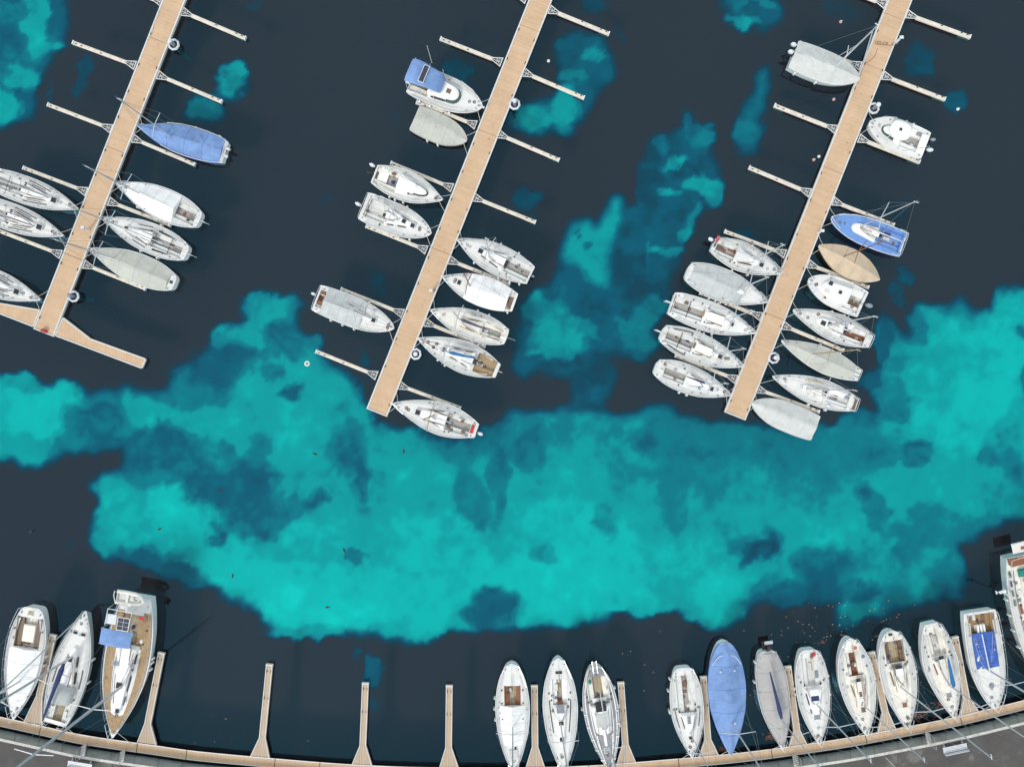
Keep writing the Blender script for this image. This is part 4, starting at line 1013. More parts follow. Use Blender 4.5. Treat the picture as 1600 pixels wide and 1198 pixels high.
b.coach(.32,.66,.50,.28,.26,'gel2',.8).windows(((.2,.6),),'brown').hatch(.6,.05,.3,.3,'gelw').mast(718,499,9.3,1.4,.075).boom(.24,'purple',r=.17,off=.0).handrails(.36,.6,.42).tiller(.03,.2).pulpit().pushpit(.1,.45).strip(.06,.3,.45,.55,.05,'roped','cockpit_coaming').fit(23,16).fenders(((.3,-1),(.45,-1),(.25,1),(.4,1),(.6,1))).rudder(.0,1.0,'engg')
b = yacht(SB,'white sailing boat with navy boom cover and teak cockpit boards','navy boomed boat with teak cockpit',(654,529),(778,579.5),51,'slim',.85).cockpit(.04,.28,.58,'teak','teakl',c_in=.3).deck()
b.coach(.30,.70,.60,.3,.34,'gel',1.1).windows(((.1,.35),(.45,.7)),'glass').slide(.31,.7,.7).hatch(.67,.05,.42,.42).block(.34,.1,.2,.55,.08,'wood','companionway_board').mast(700,550,9.6,1.4,.07).boom(.27,'azure',r=.17,off=-.35).handrails(.36,.6,.42).pulpit().pushpit(.12).lifelines().fit(24,14).fenders(((.4,-1),(.33,-1),(.6,1),(.7,1))).rudder(0,.5).strip(.74,.95,.3,.2,.04,'roped','anchor_line').clutter(((.80,.15,'coil','black'),(.78,-.12,'coil','black')))
b = yacht(SB,'white sailing boat with a red cushion at its stern, last at the middle pier end','red cushion boat at the middle pier end',(615,630),(745,672.5),52,'slim',.85).cockpit(.08,.36,.56,'gelw','floor').deck()
b.coach(.36,.72,.60,.28,.32,'gel',1.1).windows(((.15,.6),),'brown').slide(.365,.95,1.0).hatch(.70,.05,.5,.5).mast(676,649.5,9.4,1.4,.075,m='teakl').boom(.3,'alu',sail=False).strip(.4,.6,.34,.4,.05,'glass','hatch_track').winches(((.3,.62),(.3,-.62),(.35,.7))).clutter(((.28,.45,'coil','brown'),(.32,.35,'bag','brown'),(.05,-.3,'coil','rope'))).block(.055,0,.35,.9,.14,'red','cushion').outboard(.1,'engine',.3).pulpit(.85).pushpit(.1).lifelines().fit(25,14).rudder(.3,.5)
# --- right pier, left side
b = motor('large motorboat under pale grey tarpaulin with crane like mast leaning over the right pier','grey tarpaulin motorboat with crane mast',(1341.5,125),(1240,85),50,'motor',1.1,hull='antif'); b.deck()
b.tent(.0,.99,.62,'lcov',1.0,wr=.04,h0=.30,h1=.1,skirt=.25).outboard(.45,'engine',.1).outboard(-.05,'engine',.1).fenders(((.12,-1),(.45,-1)))
b.mast(1306.5,103.4,10.2,1.7,.10,spf=(.4,),spl=.6,m='steel',shr=False)
rgp = MB(); rgp.tube((b.mb.x,b.mb.y,9.3), (b.u(.97), .35, 1.5), .055, n=5); rgp.tube((b.mb.x,b.mb.y,9.3), (b.u(.97), .1, 1.5), .04, n=5); rgp.tube((b.mb.x,b.mb.y,6.5), (b.u(.55), .9, 1.4), .03, n=5); rgp.build('mast_strut', 'steel', b.root)
b = yacht(SB,'white sailing boat with red life ring case at its stern, beside the right pier','red life ring boat',(1220,427.5),(1114,382),47,'slim',.85).cockpit(.05,.33,.55,'gelw','pinkish' if False else 'floor').deck()
b.coach(.33,.74,.58,.24,.32,'gel',1.1).windows(((.15,.62),),'glass').hatch(.70,-.05,.4,.42).block(.42,.0,1.4,.9,.07,'nons','sliding_hatch').mast(1181,403,9.2,1.4,.085).boom(.3,'alu',sail=False).pulpit(.84,.5,.03).pushpit(.14).lifelines().winches(((.3,.62),(.3,-.62),(.36,-.6),(.3,.2))).outboard(.2,'engine',.45).block(.02,.45,.25,.75,.3,'red','life_ring_case').block(.02,.0,.2,.4,.2,'black','stern_bag').clutter(((.18,.0,'coil','red'),(.24,.2,'coil','wood'),(.3,.1,'bag','wood'))).fit(31,16).fenders(((.38,-1),(.6,-1),(.5,1)))
b = yacht('covered boat','sailing boat with long grey cover and bare white foredeck left of the right pier','white bowed grey covered boat',(1198,472.5),(1073.5,423.5),52,'rstern',.85).deck()
b.coach(.4,.74,.5,.2,.2,'gel',1.0); b.tent(.06,.70,.42,'gcov',.93,wr=.035,h0=.22,h1=.12).mast(1157,448,9.6,1.4,.085).pulpit(.87,.5,.03).pushpit(.14,.5).fit(32,8).fenders(((.36,-1),(.44,-1),(.5,-1),(.57,-1)))
b = yacht(SB,'white boat with square stern and big sliding hatch, third in the right pier left row','square sterned big hatch boat',(1180,520.5),(1049,474),49,'wide',.85,deck='gel').cockpit(.03,.38,.52,'nons','floor').deck()
b.coach(.38,.72,.56,.22,.28,'gel',1.0).windows(((.15,.42),),'glass').block(.52,0,1.9,.95,.12,'gel','sliding_hatch').strip(.42,.62,.30,.38,.10,'brown','hatch_track').hatch(.71,-.0,.34,.38).block(.375,.05,.25,.5,.1,'teak','companionway_board').mast(1132,499,10.3,1.4,.06,spl=.95).pulpit(.9,.4).pushpit(.13).lifelines().traveller(.2).winches(((.33,.66),(.33,-.66),(.41,.48),(.41,-.48),(.22,.7))).fit(33,16).rudder(.1,.7).block(.015,.35,.12,.9,.1,'wood','stern_board').block(.015,-.35,.12,.9,.1,'wood','stern_board').fenders(((.38,-1),(.55,-1),(.5,1)))
b = yacht(SB,'white boat with round stern and sliding hatch, fourth in the right pier left row','round sterned big hatch boat',(1160.6,572.6),(1033.5,520),48,'rstern',.85,deck='gelw').cockpit(.06,.38,.5,'nons','floor').deck()
b.coach(.38,.72,.56,.22,.28,'gel',1.0).windows(((.15,.42),(.55,.72)),'glass').block(.52,0,1.6,.85,.12,'gel','sliding_hatch').strip(.42,.62,.30,.36,.08,'teakl','hatch_track').hatch(.71,-.0,.42,.42).block(.39,.03,.22,.6,.1,'brown','companionway_board').mast(1120,549,10.6,1.4,.06,spl=.95).pulpit(.88,.4).pushpit(.15).lifelines().traveller(.22).tiller(.04,.24).winches(((.33,.66),(.33,-.66),(.41,.48),(.41,-.48))).strip(.1,.34,.74,.80,.1,'glass','side_locker').fit(34,16).rudder(.1,.7).fenders(((.55,1),(.4,1),(.45,1)))
b = yacht(SB,'white sailing boat with thin navy boom, lowest on the left of the right pier','thin navy boomed boat',(1140.5,617.5),(1024,573),46,'rstern',.85).cockpit(.12,.40,.5,'nons','floor').deck()
b.coach(.40,.74,.56,.24,.28,'gel',1.0).windows(((.15,.6),),'gelw').hatch(.75,-.05,.42,.42).block(.81,0,.2,.6,.07,'gelw','vent_box').strip(.42,.66,.28,.22,.05,'gelw','hatch_track').mast(1102,597,9.2,1.4,.06,spl=.85).boom(.36,'navy',r=.11,off=.1).pulpit(.9,.45,.03).pushpit(.18,.5).lifelines().tiller(.06,.26).winches(((.35,.62),(.35,-.62))).fit(35,14).clutter(((.1,.4,'coil','roped'),(.6,-.3,'coil','azure'))).fenders(((.5,-1),(.4,-1)))
# --- right pier, right side
b = motor('white motorboat with a round white hardtop and green tinted windscreen at the upper right','pilothouse motorboat at the upper right',(1356.5,193),(1446,228),50,'motor',.95).cockpit(.10,.42,.68,'gel','floor',depth=.5).deck()
b.coach(.40,.80,.66,.40,.34,'gel',1.0,.3).screen(.30,'gglass',.2,.95)
m = MB(); rg = []
for q, z in ((.78,1.98),(.98,2.0),(1,2.08),(.9,2.16),(.5,2.2),(.05,2.21)):
    rg.append([(b.u(.53)+1.12*q*math.cos(t)*abs(math.cos(t))**-.25 if abs(math.cos(t)) > .01 else b.u(.53), .95*q*math.sin(t)*abs(math.sin(t) or 1)**-.2, z) for t in [2*math.pi*(k+.5)/20 for k in range(20)]])
m.rings(rg); ht = m.build('hardtop', 'gel', b.root, True)
MB().box((b.u(.545), 0, 2.23), (.28,.28,.05)).build('roof_hatch', 'glass', ht)
m = MB()
for x in (-.75,.7):
    for y in (-.7,.7): m.tube((b.u(.53)+x, y, 1.0), (b.u(.53)+x*.9, y*.95, 2.02), .04, n=5)
m.build('roof_post', 'steel', b.root)
b.block(.06,0,.85,2.2,.12,'gel','stern_bench',-.02).pulpit(.62,.45,.028).outboard(.25,'engine',.2).outboard(-.45,'engg',.2,.8).clutter(((.3,.3,'coil','wood'),(.15,-.55,'cushion','engg'),(.34,-.4,'coil','roped'),(.42,-.7,'bag','engg'))).fit(41,6).fenders(((.3,-1),(.42,-1)))
MB().tube((b.u(.33), b.B*.45, 1.1), (b.u(.20), b.B*.62, 5.0), .03, n=5).build('fishing_rod', 'steel', b.root)
b = yacht(SB,'small blue decked sailing boat with white cabin top below the upper right motorboat','blue decked boat with white cabin top',(1297.4,341.4),(1411,383),45,'motor',.75,hull='bhull',deck='bhull').cockpit(.04,.33,.62,'bhull','bhull').deck()
b.coach(.36,.72,.58,.40,.34,'gel',.7).strip(.42,.62,.05,.04,.05,'wood','hatch_track').slide(.36,.6,.8).mast(1346,353,11.3,1.4,.07,spl=1.1).boom(.06,'beam',r=.06,sail=True,z=1.5).pulpit(.86,.5,.025).pushpit(.12,.4).block(-.01,-.2,.3,.3,.3,'black','outboard_motor',-.3).block(.015,0,.12,1.6,.08,'antif','stern_board').fit(42,8)
b = yacht('covered boat','small sailing boat under a smooth tan canvas cover tapering at both ends','tan covered double ended boat',(1278.6,384),(1374,437),46,'double',.65,hull='tan').deck()
b.tent(.0,.995,.52,'tan',1.02,wr=.015,h0=.12,h1=.05,skirt=.22).mast(1322,396,9,1.3,.06,spl=.9,m='wood',stays=False,shr=False)
b = motor('white motorboat with boxy cabin and grey outboard below the tan covered boat','boxy cabin motorboat',(1262,437),(1347.5,476),49,'motor',.85).cockpit(.04,.30,.72,'gel','floor',depth=.5).deck()
b.coach(.26,.78,.64,.50,.62,'gel',.9,.12).hatch(.66,-.3,.42,.42).block(.66,.25,.6,.45,.06,'beam','solar_vent').block(.62,.62,.25,.18,.05,'brown','cabin_vent').hatch(.46,.0,.34,.34).pulpit(.66,.45,.025).outboard(-.05,'engg',.15,1.2).block(.03,.3,.3,.9,.2,'gelw','transom_box').clutter(((.08,-.3,'cushion','gelw'),(.14,.4,'coil','brown'))).fit(43,8).fenders(((.3,-1),(.7,-1)))
b = yacht(SB,'white sailing boat with varnished red wood cockpit and its mast laid out past the stern','red wood cockpit boat',(1238,484.5),(1360,534),45,'slim',.85,deck='gelw').cockpit(.08,.36,.58,'gel','wood').deck()
b.coach(.36,.70,.56,.34,.36,'gel',.8).hatch(.62,.1,.5,.45).block(.54,-.05,.5,.3,.08,'black','mast_collar').slide(.37,.8,.6).handrails(.4,.64,.45,'beam').mast(1294.6,507.5,10.9,1.5,.08,spl=.95).boom(.1,'gelw',r=.06,sail=True).pulpit(.86,.5,.025).pushpit(.12,.45,.025).lifelines().winches(((.3,.66),(.3,-.66))).fit(44,16).clutter(((.2,-.4,'cushion','gelw'),(.1,.3,'coil','rope'),(.7,-.4,'coil','roped'))).fenders(((.4,-1),(.55,-1)))
b = yacht('covered boat','slim sailing boat under a greenish grey cover, fifth on the right of the right pier','greenish covered boat right of the right pier',(1220,532.5),(1342,587),41,'slim',.75).deck()
b.tent(.07,.93,.42,'ocov',.98,wr=.03,h0=.2,h1=.05).mast(1270.7,553,10.8,1.3,.065,m='teakl',spl=.8).pulpit(.9,.4).pushpit(.07,.35).strip(.0,.08,.3,.3,.05,'glass','stern_rail').fit(45,6).clutter(((.62,.0,'coil','brown'),(.6,.2,'coil','roped'),(.64,-.15,'coil','brown'))).fenders(((.3,-1),(.55,-1)))
b = yacht(SB,'white sailing boat with yellow line along its side deck right of the right pier','yellow line boat right of the right pier',(1206,588),(1338,633),45,'slim',.85).cockpit(.1,.34,.5,'gel','nons').deck()
b.coach(.36,.68,.52,.28,.28,'gel',.9).windows(((.15,.4),(.5,.7)),'gelw').hatch(.40,-.05,.5,.5).mast(1260,610,11.6,1.4,.06,spl=.9).boom(.2,'gelw',r=.09).pulpit(.9,.4).pushpit(.12,.45).lifelines().block(.025,0,.3,1.2,.07,'brown','transom_board').fit(46,16).clutter(((.3,.7,'bag','engine'),(.6,-.6,'coil','rope'),(.5,.4,'coil','beam'),(.66,.1,'coil','rope'))).fenders(((.5,1),(.3,1)))
g = MB(); g.path([(b.u(u), -b.hw(u)*v, b.sheer(u)+.11) for u, v in ((.42,.78),(.47,.7),(.53,.75),(.58,.7),(.64,.62),(.6,.7),(.5,.8))], .035, 5); g.build('yellow_line', 'yellow', b.root)
b = Boat('covered_boat','covered boat','covered boat under a smooth light grey sheet, hugging the right pier end','light grey sheeted boat at the right pier end',(1175,629),(1274,669),45,'motor',.7); BOATS.append(b)
b.deck().tent(.0,1,.42,'lcov',1.04,wr=.02,h0=.2,h1=.12,skirt=.3,flat=.1)
# --- quay berths, left
b = yacht(SB,'large white round sterned yacht under a white cover, leftmost along the quay','white covered yacht leftmost at the quay',(23,1122),(51,949),61,'rstern',1.0).cockpit(.09,.36,.62,'brown','gel2',c_in=.55).deck()
b.coach(.05,.08,.2,.2,.05,'gel',.1); b.coaches.pop()
b.block(.235,.0,1.9,1.35,.16,'gel2','cockpit_table',-.25).hatch(.045,.0,.45,.5,'teakl').tent(.37,.93,.30,'wcov',.86,wr=.03,h0=.28,h1=.03,skirt=.0).traveller(.34).mast(24,1068,15,2,.10,spf=(.4,.7)).hatch(.66,.05,.3,.4).hatch(.74,.1,.35,.35).pulpit(.88,.6).pushpit(.18,.6).lifelines(.18,.86,n=6).winches(((.2,.74),(.2,-.74))).fit(51,14).fenders(((.5,1),(.6,1),(.42,1)))
b.tent(.0,.001,0,'gel') if False else None
b = yacht(SB,'white yacht with long navy boom cover and grey sprayhood, bow pointing away from the quay','navy boomed yacht moored stern to the quay',(136,953),(86,1130),60,'yacht',1.0,side='antif').cockpit(.03,.30,.56,'gelw','teakl').deck()
b.coach(.33,.70,.56,.26,.38,'gel',1.6).windows(((.12,.4),(.5,.75)),'glass').hatch(.80,.22,.28,.42).hatch(.80,-.22,.28,.42).hatch(.58,.05,.5,.5).strip(.34,.5,.75,.7,.1,'black','jib_track').slide(.34,.8,1.2).mast(107,1029,16.5,2,.12,spf=(.42,.72),jib='lcov',spl=.9,m='alu').boom(.06,'navy',r=.24,off=.5,z=2.6)
m = MB(); rg = []
for u, hh, ww in ((.36,.42,.50),(.34,.8,.6),(.30,.98,.64),(.25,1.0,.64),(.215,.96,.62)):
    rg.append([(b.u(u), math.cos(t)*b.B/2*ww, b.sheer(u)+.2+hh*math.sin(t)**.7) for t in [math.pi*k/12 for k in range(13)]])
m.rings(rg, False, False, False); m.build('sprayhood', 'gcov', b.root, True)
b.wheel(.12,.5).pulpit(.88,.6).pushpit(.12,.6,gap=True).lifelines(.12,.86,n=6).winches(((.24,.66),(.24,-.66),(.2,.7))).fit(52,16).clutter(((.15,.4,'coil','roped'),(.1,-.4,'cushion','beam'),(.2,-.3,'bag','brown'))).fenders(((.4,-1),(.6,-1))).block(.02,.1,.3,2.0,.12,'steel','stern_step',-.1)
# teak yacht
b = yacht(SB,'largest yacht at the lower left with golden teak side decks and a blue bimini','teak decked yacht with blue bimini',(178,1150),(215,933),74,'yacht',1.3,deck='gel').cockpit(.12,.36,.52,'teak','teakl').deck()
b.ring_strip(.10,.93,.55,.95,'teak').coach(.34,.84,.50,.22,.40,'gel',1.2,.2).windows(((.1,.35),(.42,.65),(.72,.85)),'glass').slide(.35,.9,1.2).hatch(.62,-.05,.6,.6).hatch(.80,.05,.4,.4).hatch(.47,-.35,.4,.7,'engg').hatch(.47,.38,.35,.5,'engg').handrails(.42,.74,.38,'navy')
m = MB(); m.add([(b.u(.85), 0, b.sheer(.85)+.12)]+[(b.u(u), s_*b.hw(u)*.6, b.sheer(u)+.13) for u, s_ in ((.835,1),(.90,1),(.965,1),(.965,-1),(.90,-1),(.835,-1))], [(0,1,2,3,4,5,6)]); m.build('foredeck_planking', 'teak', b.root)
m = MB(); rg = []
for u in (.185,.20,.24,.28,.30): rg.append([(b.u(u), y*b.B*.33-.45, 3.75-.18*abs(y)**3-.06*(u in (.185,.30))) for y in (-1,-.85,-.5,0,.5,.85,1)])
m.rings(rg, False, False, False); m.build('bimini', 'bcov', b.root, True)
for u in (.19,.295):
    for y in (-1,1): MB().tube((b.u(u), y*b.B*.33-.45, 1.7), (b.u(u), y*b.B*.33-.45, 3.6), .03, n=5).build('bimini_post', 'steel', b.root)
sp = MB().box((b.u(.135), .15, 3.75), (1.35,1.25,.05)).build('solar_panel', 'steel', b.root)
for k in range(3):
    for j in range(2): MB().box((b.u(.135)-.42+.42*k, .15-.29+.58*j, 3.785), (.38,.54,.02)).build('solar_cells', 'solar', sp)
MB().box((b.u(.12), -1.25, 3.5), (1.0,1.1,.08)).build('radar_platform', 'engine', b.root)
m = MB()
for y in (-1.7,.75):
    m.path([(b.u(.03), y, 1.7), (b.u(.05), y, 3.6), (b.u(.16), y, 3.7)], .04, 6); m.path([(b.u(.03), y, 2.4), (b.u(-.03), y, 2.9), (b.u(-.06), y, 2.85)], .05, 6)
m.tube((b.u(.05), -1.7, 3.6), (b.u(.05), .75, 3.6), .04, n=6); m.build('stern_arch', 'steel', b.root)
b.mast(190,1075,20,2.2,.15,spf=(.35,.77),spl=.95,m='alu').pulpit(.9,.65,.025).pushpit(.1,.6,.025).lifelines(.1,.88,n=8).winches(((.22,.66),(.22,-.66),(.32,.6),(.32,-.6))).fit(53,22).wheel(.17,.55).fenders(((.42,1),(.5,1),(.45,1))).clutter(((.27,.1,'coil','rope'),(.36,-.5,'coil','roped'),(.3,.5,'bag','gel2')))
m = MB(); m.add([(b.u(.075), 1.15, 3.1), (b.u(.09), 1.75, 3.0), (b.u(.12), 1.7, 2.6), (b.u(.11), 1.2, 2.7)], [(0,1,2,3)]); m.build('flag', 'red', b.root)
# dinghy hanging on the davits: a thing of its own
dz = 2.45; dk = Vector((b.u(-.012), -.15, dz)); ca, sa = math.cos(b.ang), math.sin(b.ang)
t = empty('dinghy', (b.mid.x+dk.x*ca-dk.y*sa, b.mid.y+dk.x*sa+dk.y*ca, dz), b.ang+R(90)); tag(t, 'cream inflatable dinghy hung across the stern of the teak decked yacht', 'dinghy')
m = MB(); tb = [(-1.45,.55,0),(-.6,.58,0),(.4,.56,0),(1.05,.42,.05),(1.5,.0,.15),(1.05,-.42,.05),(.4,-.56,0),(-.6,-.58,0),(-1.45,-.55,0)]
m.path(tb, .20, 10); m.build('inflatable_tube', 'gel2', t, True)
MB().box((-.15,0,-.12), (2.3,.86,.08)).build('floor', 'gelw', t); MB().box((-.3,0,.1), (.25,1.0,.05)).build('thwart', 'gel2', t); MB().box((-1.35,0,.0), (.06,.8,.35)).build('transom', 'gelw', t)
MB().path([(.5+.2*math.cos(q), .1+.2*math.sin(q), -.02) for q in [k*.7 for k in range(9)]], .03, 5).build('rope_coil', 'brown', t)
# --- quay berths, centre
b = yacht(SB,'white ridge tented boat with dark red cockpit seats at the middle of the quay','ridge tent boat at the mid quay',(803,1207),(799.5,1036.5),55,'round',.95).cockpit(.20,.42,.44,'wood','teakl',c_in=.5).deck()
b.tent(.38,.74,.55,'wcov',.76,wr=.025,h0=.50,h1=.3,skirt=.05).hatch(.82,.0,.9,.85,'lcov').mast(801,1136,11.5,1.5,.075,spl=.95,spf=(.27,)).hatch(.765,.12,.3,.22).winches(((.24,.62),(.24,-.62),(.36,.62),(.36,-.62),(.5,.6),(.5,-.6))).pulpit(.9,.5).pushpit(.2,.45).lifelines(.2,.86,n=5).tiller(.1,.24).fit(61,14).fenders(((.42,1),(.52,1),(.34,1)),'gel' ) if False else None
b.tent(.38,.74,.55,'wcov',.76,wr=.025,h0=.50,h1=.3,skirt=.05).hatch(.82,.0,.9,.85,'lcov').mast(801,1136,11.5,1.5,.075,spl=.95,spf=(.27,)).hatch(.765,.12,.3,.22).winches(((.24,.62),(.24,-.62),(.36,.62),(.36,-.62),(.5,.6),(.5,-.6))).pulpit(.9,.5).pushpit(.2,.45).lifelines(.2,.86,n=5).tiller(.1,.24).fit(61,14).fenders(((.32,-1),(.42,-1),(.52,-1)))
b = yacht(SB,'white sailing boat with long curved black deck stripes at the middle of the quay','black striped boat at the mid quay',(880,1207),(872,1028),56,'canoe',.95).cockpit(.18,.40,.42,'gel','teakl',c_in=.35).deck()
b.coach(.40,.78,.42,.22,.32,'gel',1.0).strip(.36,.64,.62,.52,.09,'glass','deck_stripe').block(.43,.0,.8,.8,.06,'engg','companionway').block(.385,0,.25,.7,.1,'wood','companionway_board').hatch(.55,0,.35,.45).hatch(.69,0,.4,.42).block(.12,0,.25,.7,.1,'black','stern_locker').mast(876,1130,11.5,1.5,.075).pulpit(.9,.5).pushpit(.16,.45).lifelines(.16,.86,n=5).tiller(.1,.2).winches(((.3,.62),(.3,-.62),(.36,.5),(.36,-.5))).clutter(((.45,-.42,'coil','wood'),(.42,.42,'coil','wood'),(.32,-.42,'coil','roped'),(.2,0,'bag','beam'))).fit(62,16).fenders(((.5,-1),(.55,-1)),'navy')
b = yacht(SB,'dark grey decked sailing boat with white deck lines and curved wooden cockpit','dark decked boat at the mid quay',(953,1203),(929,1040),56,'round',.95,deck='nonsd',hull='gel2').cockpit(.10,.33,.60,'gel2','teakl',c_in=.45).deck()
b.ring_strip(.08,.97,.82,.89,'gel','deck_line',.035).ring_strip(.34,.95,.60,.66,'gel','deck_line',.035).coach(.36,.66,.62,.50,.34,'gel',.6,.14).block(.37,.0,1.1,1.1,.05,'glass','companionway').block(.50,.0,1.5,1.5,.07,'lcov','roof_panel').strip(.42,.62,.38,.36,.06,'brown','roof_rail').hatch(.80,.0,.5,.5,'nonsd','gel').block(.70,.0,1.4,.3,.08,'gel','mast_partner')
for u in (.44,.56,.68,.78,.88): b.strip(u,u+.012,.92,.92,.34,'gel','deck_line',.03)
b.strip(.64,.92,.52,.62,.1,'gel','deck_line',.03).strip(.3,.34,.2,.2,.8,'gel','bridge_deck',.05)
b.mast(946,1140,11.5,1.5,.08).boom(.18,'alu',sail=False,z=2.2,off=.1).pulpit(.93,.5).pushpit(.14,.5,.03).lifelines(.14,.9,n=6).winches(((.28,.7),(.28,-.7),(.33,.66),(.33,-.66))).tiller(.05,.2).clutter(((.22,.55,'coil','rope'),(.14,-.4,'bag','green'),(.68,.4,'coil','rope'),(.74,.35,'coil','engine'))).fit(63,12).fenders(((.24,1),(.42,1),(.6,1),(.4,-1)))
m = MB(); 
for y in (-.22,.22): m.tube((b.u(.06), y, 1.2), (b.u(-.06), y, 1.35), .035, n=5)
for k in range(5): m.tube((b.u(.05-.025*k), -.22, 1.22+.03*k), (b.u(.05-.025*k), .22, 1.22+.03*k), .035, n=5)
m.build('stern_ladder', 'steel', b.root)
# --- quay berths, right
b = yacht(SB,'white sailing boat with long open cockpit just left of the blue wrapped boat','open cockpit boat leftmost of the right quay row',(1081,1181),(1067.5,1043),53,'rstern',.9).cockpit(.08,.50,.56,'gelw','floor',c_in=.3).deck()
b.coach(.50,.80,.50,.24,.26,'gel',1.0).windows(((.1,.6),),'glass').hatch(.57,.0,.75,.32,'engg').hatch(.77,.0,.3,.34).strip(.44,.66,.78,.7,.06,'black','jib_track').mast(1080,1147,11,1.4,.055).winches(((.45,.66),(.45,-.66),(.48,.5),(.48,-.5),(.42,.5))).pulpit(.9,.5).pushpit(.12,.45).lifelines(.12,.88,n=4).tiller(.06,.26).clutter(((.28,0,'coil','wood'),(.34,-.1,'coil','roped'),(.14,.0,'coil','rope'))).fit(71,14).fenders(((.25,-1),(.48,-1),(.12,-1)),'fend')
b.fenders(((.5,-1),)).block(.42,.08,.3,.35,.1,'gelw','bag')
b = yacht('covered boat','sailing boat entirely wrapped in a vivid blue cover at the quay','blue wrapped boat at the quay',(1141,1178),(1132.5,1003),59,'round',1.0).deck()
b.tent(.0,.99,.55,'bcov',1.03,wr=.035,h0=.05,h1=.08,skirt=.25,flat=.12).mast(1147,1130,11.6,1.6,.085,spl=.9,spf=(.33,))
m = MB()
for sg in (1,-1): m.path([(b.u(.10+.05*(1-k/6)**2*1.5)-.2, 0, 0) if False else (b.u(.115)+.9*(k/6)**2*1.2-.15, sg*(b.hw(.16)*(.28+.72*k/6)), b.sheer(.15)+.52-.25*(k/6)) for k in range(7)], .04, 6)
m.build('pushpit', 'steel', b.root, True)
for u, v in ((.235,.18),(.24,-.2),(.70,.12)): MB().ball((b.u(u), v*b.B, b.sheer(u)+.62), (.09,.11,.07), 8, 5).build('vent_cap', 'engine', b.root, True)
b = yacht('covered boat','sailing boat under a flat taupe cover with a navy rolled sail along it','taupe covered boat at the quay',(1222,1169),(1198,1017),50,'rstern',.95).deck()
b.tent(.015,.95,.34,'tcov',.95,wr=.02,h0=.26,h1=.06,skirt=.02,flat=.3).mast(1226,1121,11,1.5,.06,spl=.9).boom(.14,'navy',r=.20,off=-.35,z=1.9)
b.pulpit(.9,.5).pushpit(.05,.35).block(-.05,.15,.9,1.1,.12,'black','swim_platform',-.5).block(-.075,.25,.35,.9,.08,'steel','ladder_frame',-.35).outboard(.1,'black',.2).fenders(((.1,-1),(.3,-1))).fit(72,5)
b = yacht(SB,'white sailing boat with two navy window panes and neat rectangular hatch at the quay','navy window boat at the quay',(1279,1161),(1263.5,1015),53,'rstern',.95).cockpit(.08,.38,.54,'nons','nons').deck()
b.coach(.40,.76,.56,.24,.30,'gel',1.0).windows(((.12,.5),(.62,.75)),'navy').block(.43,.0,.6,.85,.12,'gel','sliding_hatch').block(.50,.0,.55,.85,.05,'navy','hatch_window').hatch(.70,.0,.45,.6,'engg').mast(1277,1101,12.6,1.5,.075,spl=1.0,spf=(.5,)).pulpit(.9,.55).pushpit(.14,.55).lifelines(.14,.88,n=5).winches(((.33,.7),(.33,-.7),(.36,.5),(.36,-.5))).tiller(.05,.2).fit(73,18).clutter(((.06,.1,'bag','brown'),(.04,.25,'bag','red'))).fenders(((.4,-1),(.46,-1),(.3,1),(.5,1)))
b = yacht(SB,'cream sailing boat with orange line at its stern and narrow dark cockpit','orange lined cream boat at the quay',(1353.5,1148),(1327.5,997),58,'canoe',.95,deck='gel2',hull='gel').cockpit(.14,.38,.42,'gel2','wood').deck()
b.coach(.42,.76,.46,.22,.28,'gel2',1.0).windows(((.1,.5),),'brown').slide(.43,.5,.8,'gel2').block(.56,0,.55,.3,.06,'brown','companionway_board').hatch(.72,.0,.5,.42,'brown').block(.62,0,.3,.4,.1,'gel','dorade_box').mast(1358,1102,12.2,1.5,.065,spl=.9).pulpit(.9,.5).pushpit(.16,.5,.03).lifelines(.16,.86,n=5).winches(((.3,.66),(.3,-.66))).handrails(.46,.7,.34).tiller(.06,.24).clutter(((.35,-.5,'coil','rope'),(.1,.2,'coil','orange'),(.2,.55,'coil','azure'),(.48,-.6,'coil','gelw'))).fit(74,18).fenders(((.3,1),(.45,1)))
b = yacht(SB,'cream sailing boat with square brown foredeck hatch and slatted cockpit, beside the right finger','brown hatch cream boat at the quay',(1417,1138),(1392,985),58,'round',.95,deck='gel2',hull='gel').cockpit(.10,.32,.48,'brown','teakl',c_in=.6).deck()
b.coach(.36,.74,.52,.26,.30,'gel2',1.0).windows(((.1,.5),),'brown').slide(.37,.8,.7,'gel').block(.345,0,.3,1.0,.1,'engg','companionway').handrails(.42,.6,.36,'brown').hatch(.74,.0,.45,.45,'wood').mast(1409,1074,15.5,1.6,.08,spl=.9,spf=(.45,)).pulpit(.9,.5).pushpit(.14,.5).lifelines(.14,.86,n=5).winches(((.26,.66),(.26,-.66),(.33,.6),(.33,-.6))).tiller(.05,.18).block(.03,-.1,.25,.4,.12,'black','stern_locker').clutter(((.94,0,'coil','brown'),(.3,-.45,'bag','engg'),(.35,.5,'coil','roped'))).fit(75,18).fenders(((.2,1),(.45,1)))
b = yacht(SB,'cream sailing boat with an azure rolled sail slanting over its cabin top','azure sail boat at the quay',(1490,1121),(1455,974),56,'slim',.95,deck='gel2',hull='gel').cockpit(.10,.33,.46,'gel2','beam').deck()
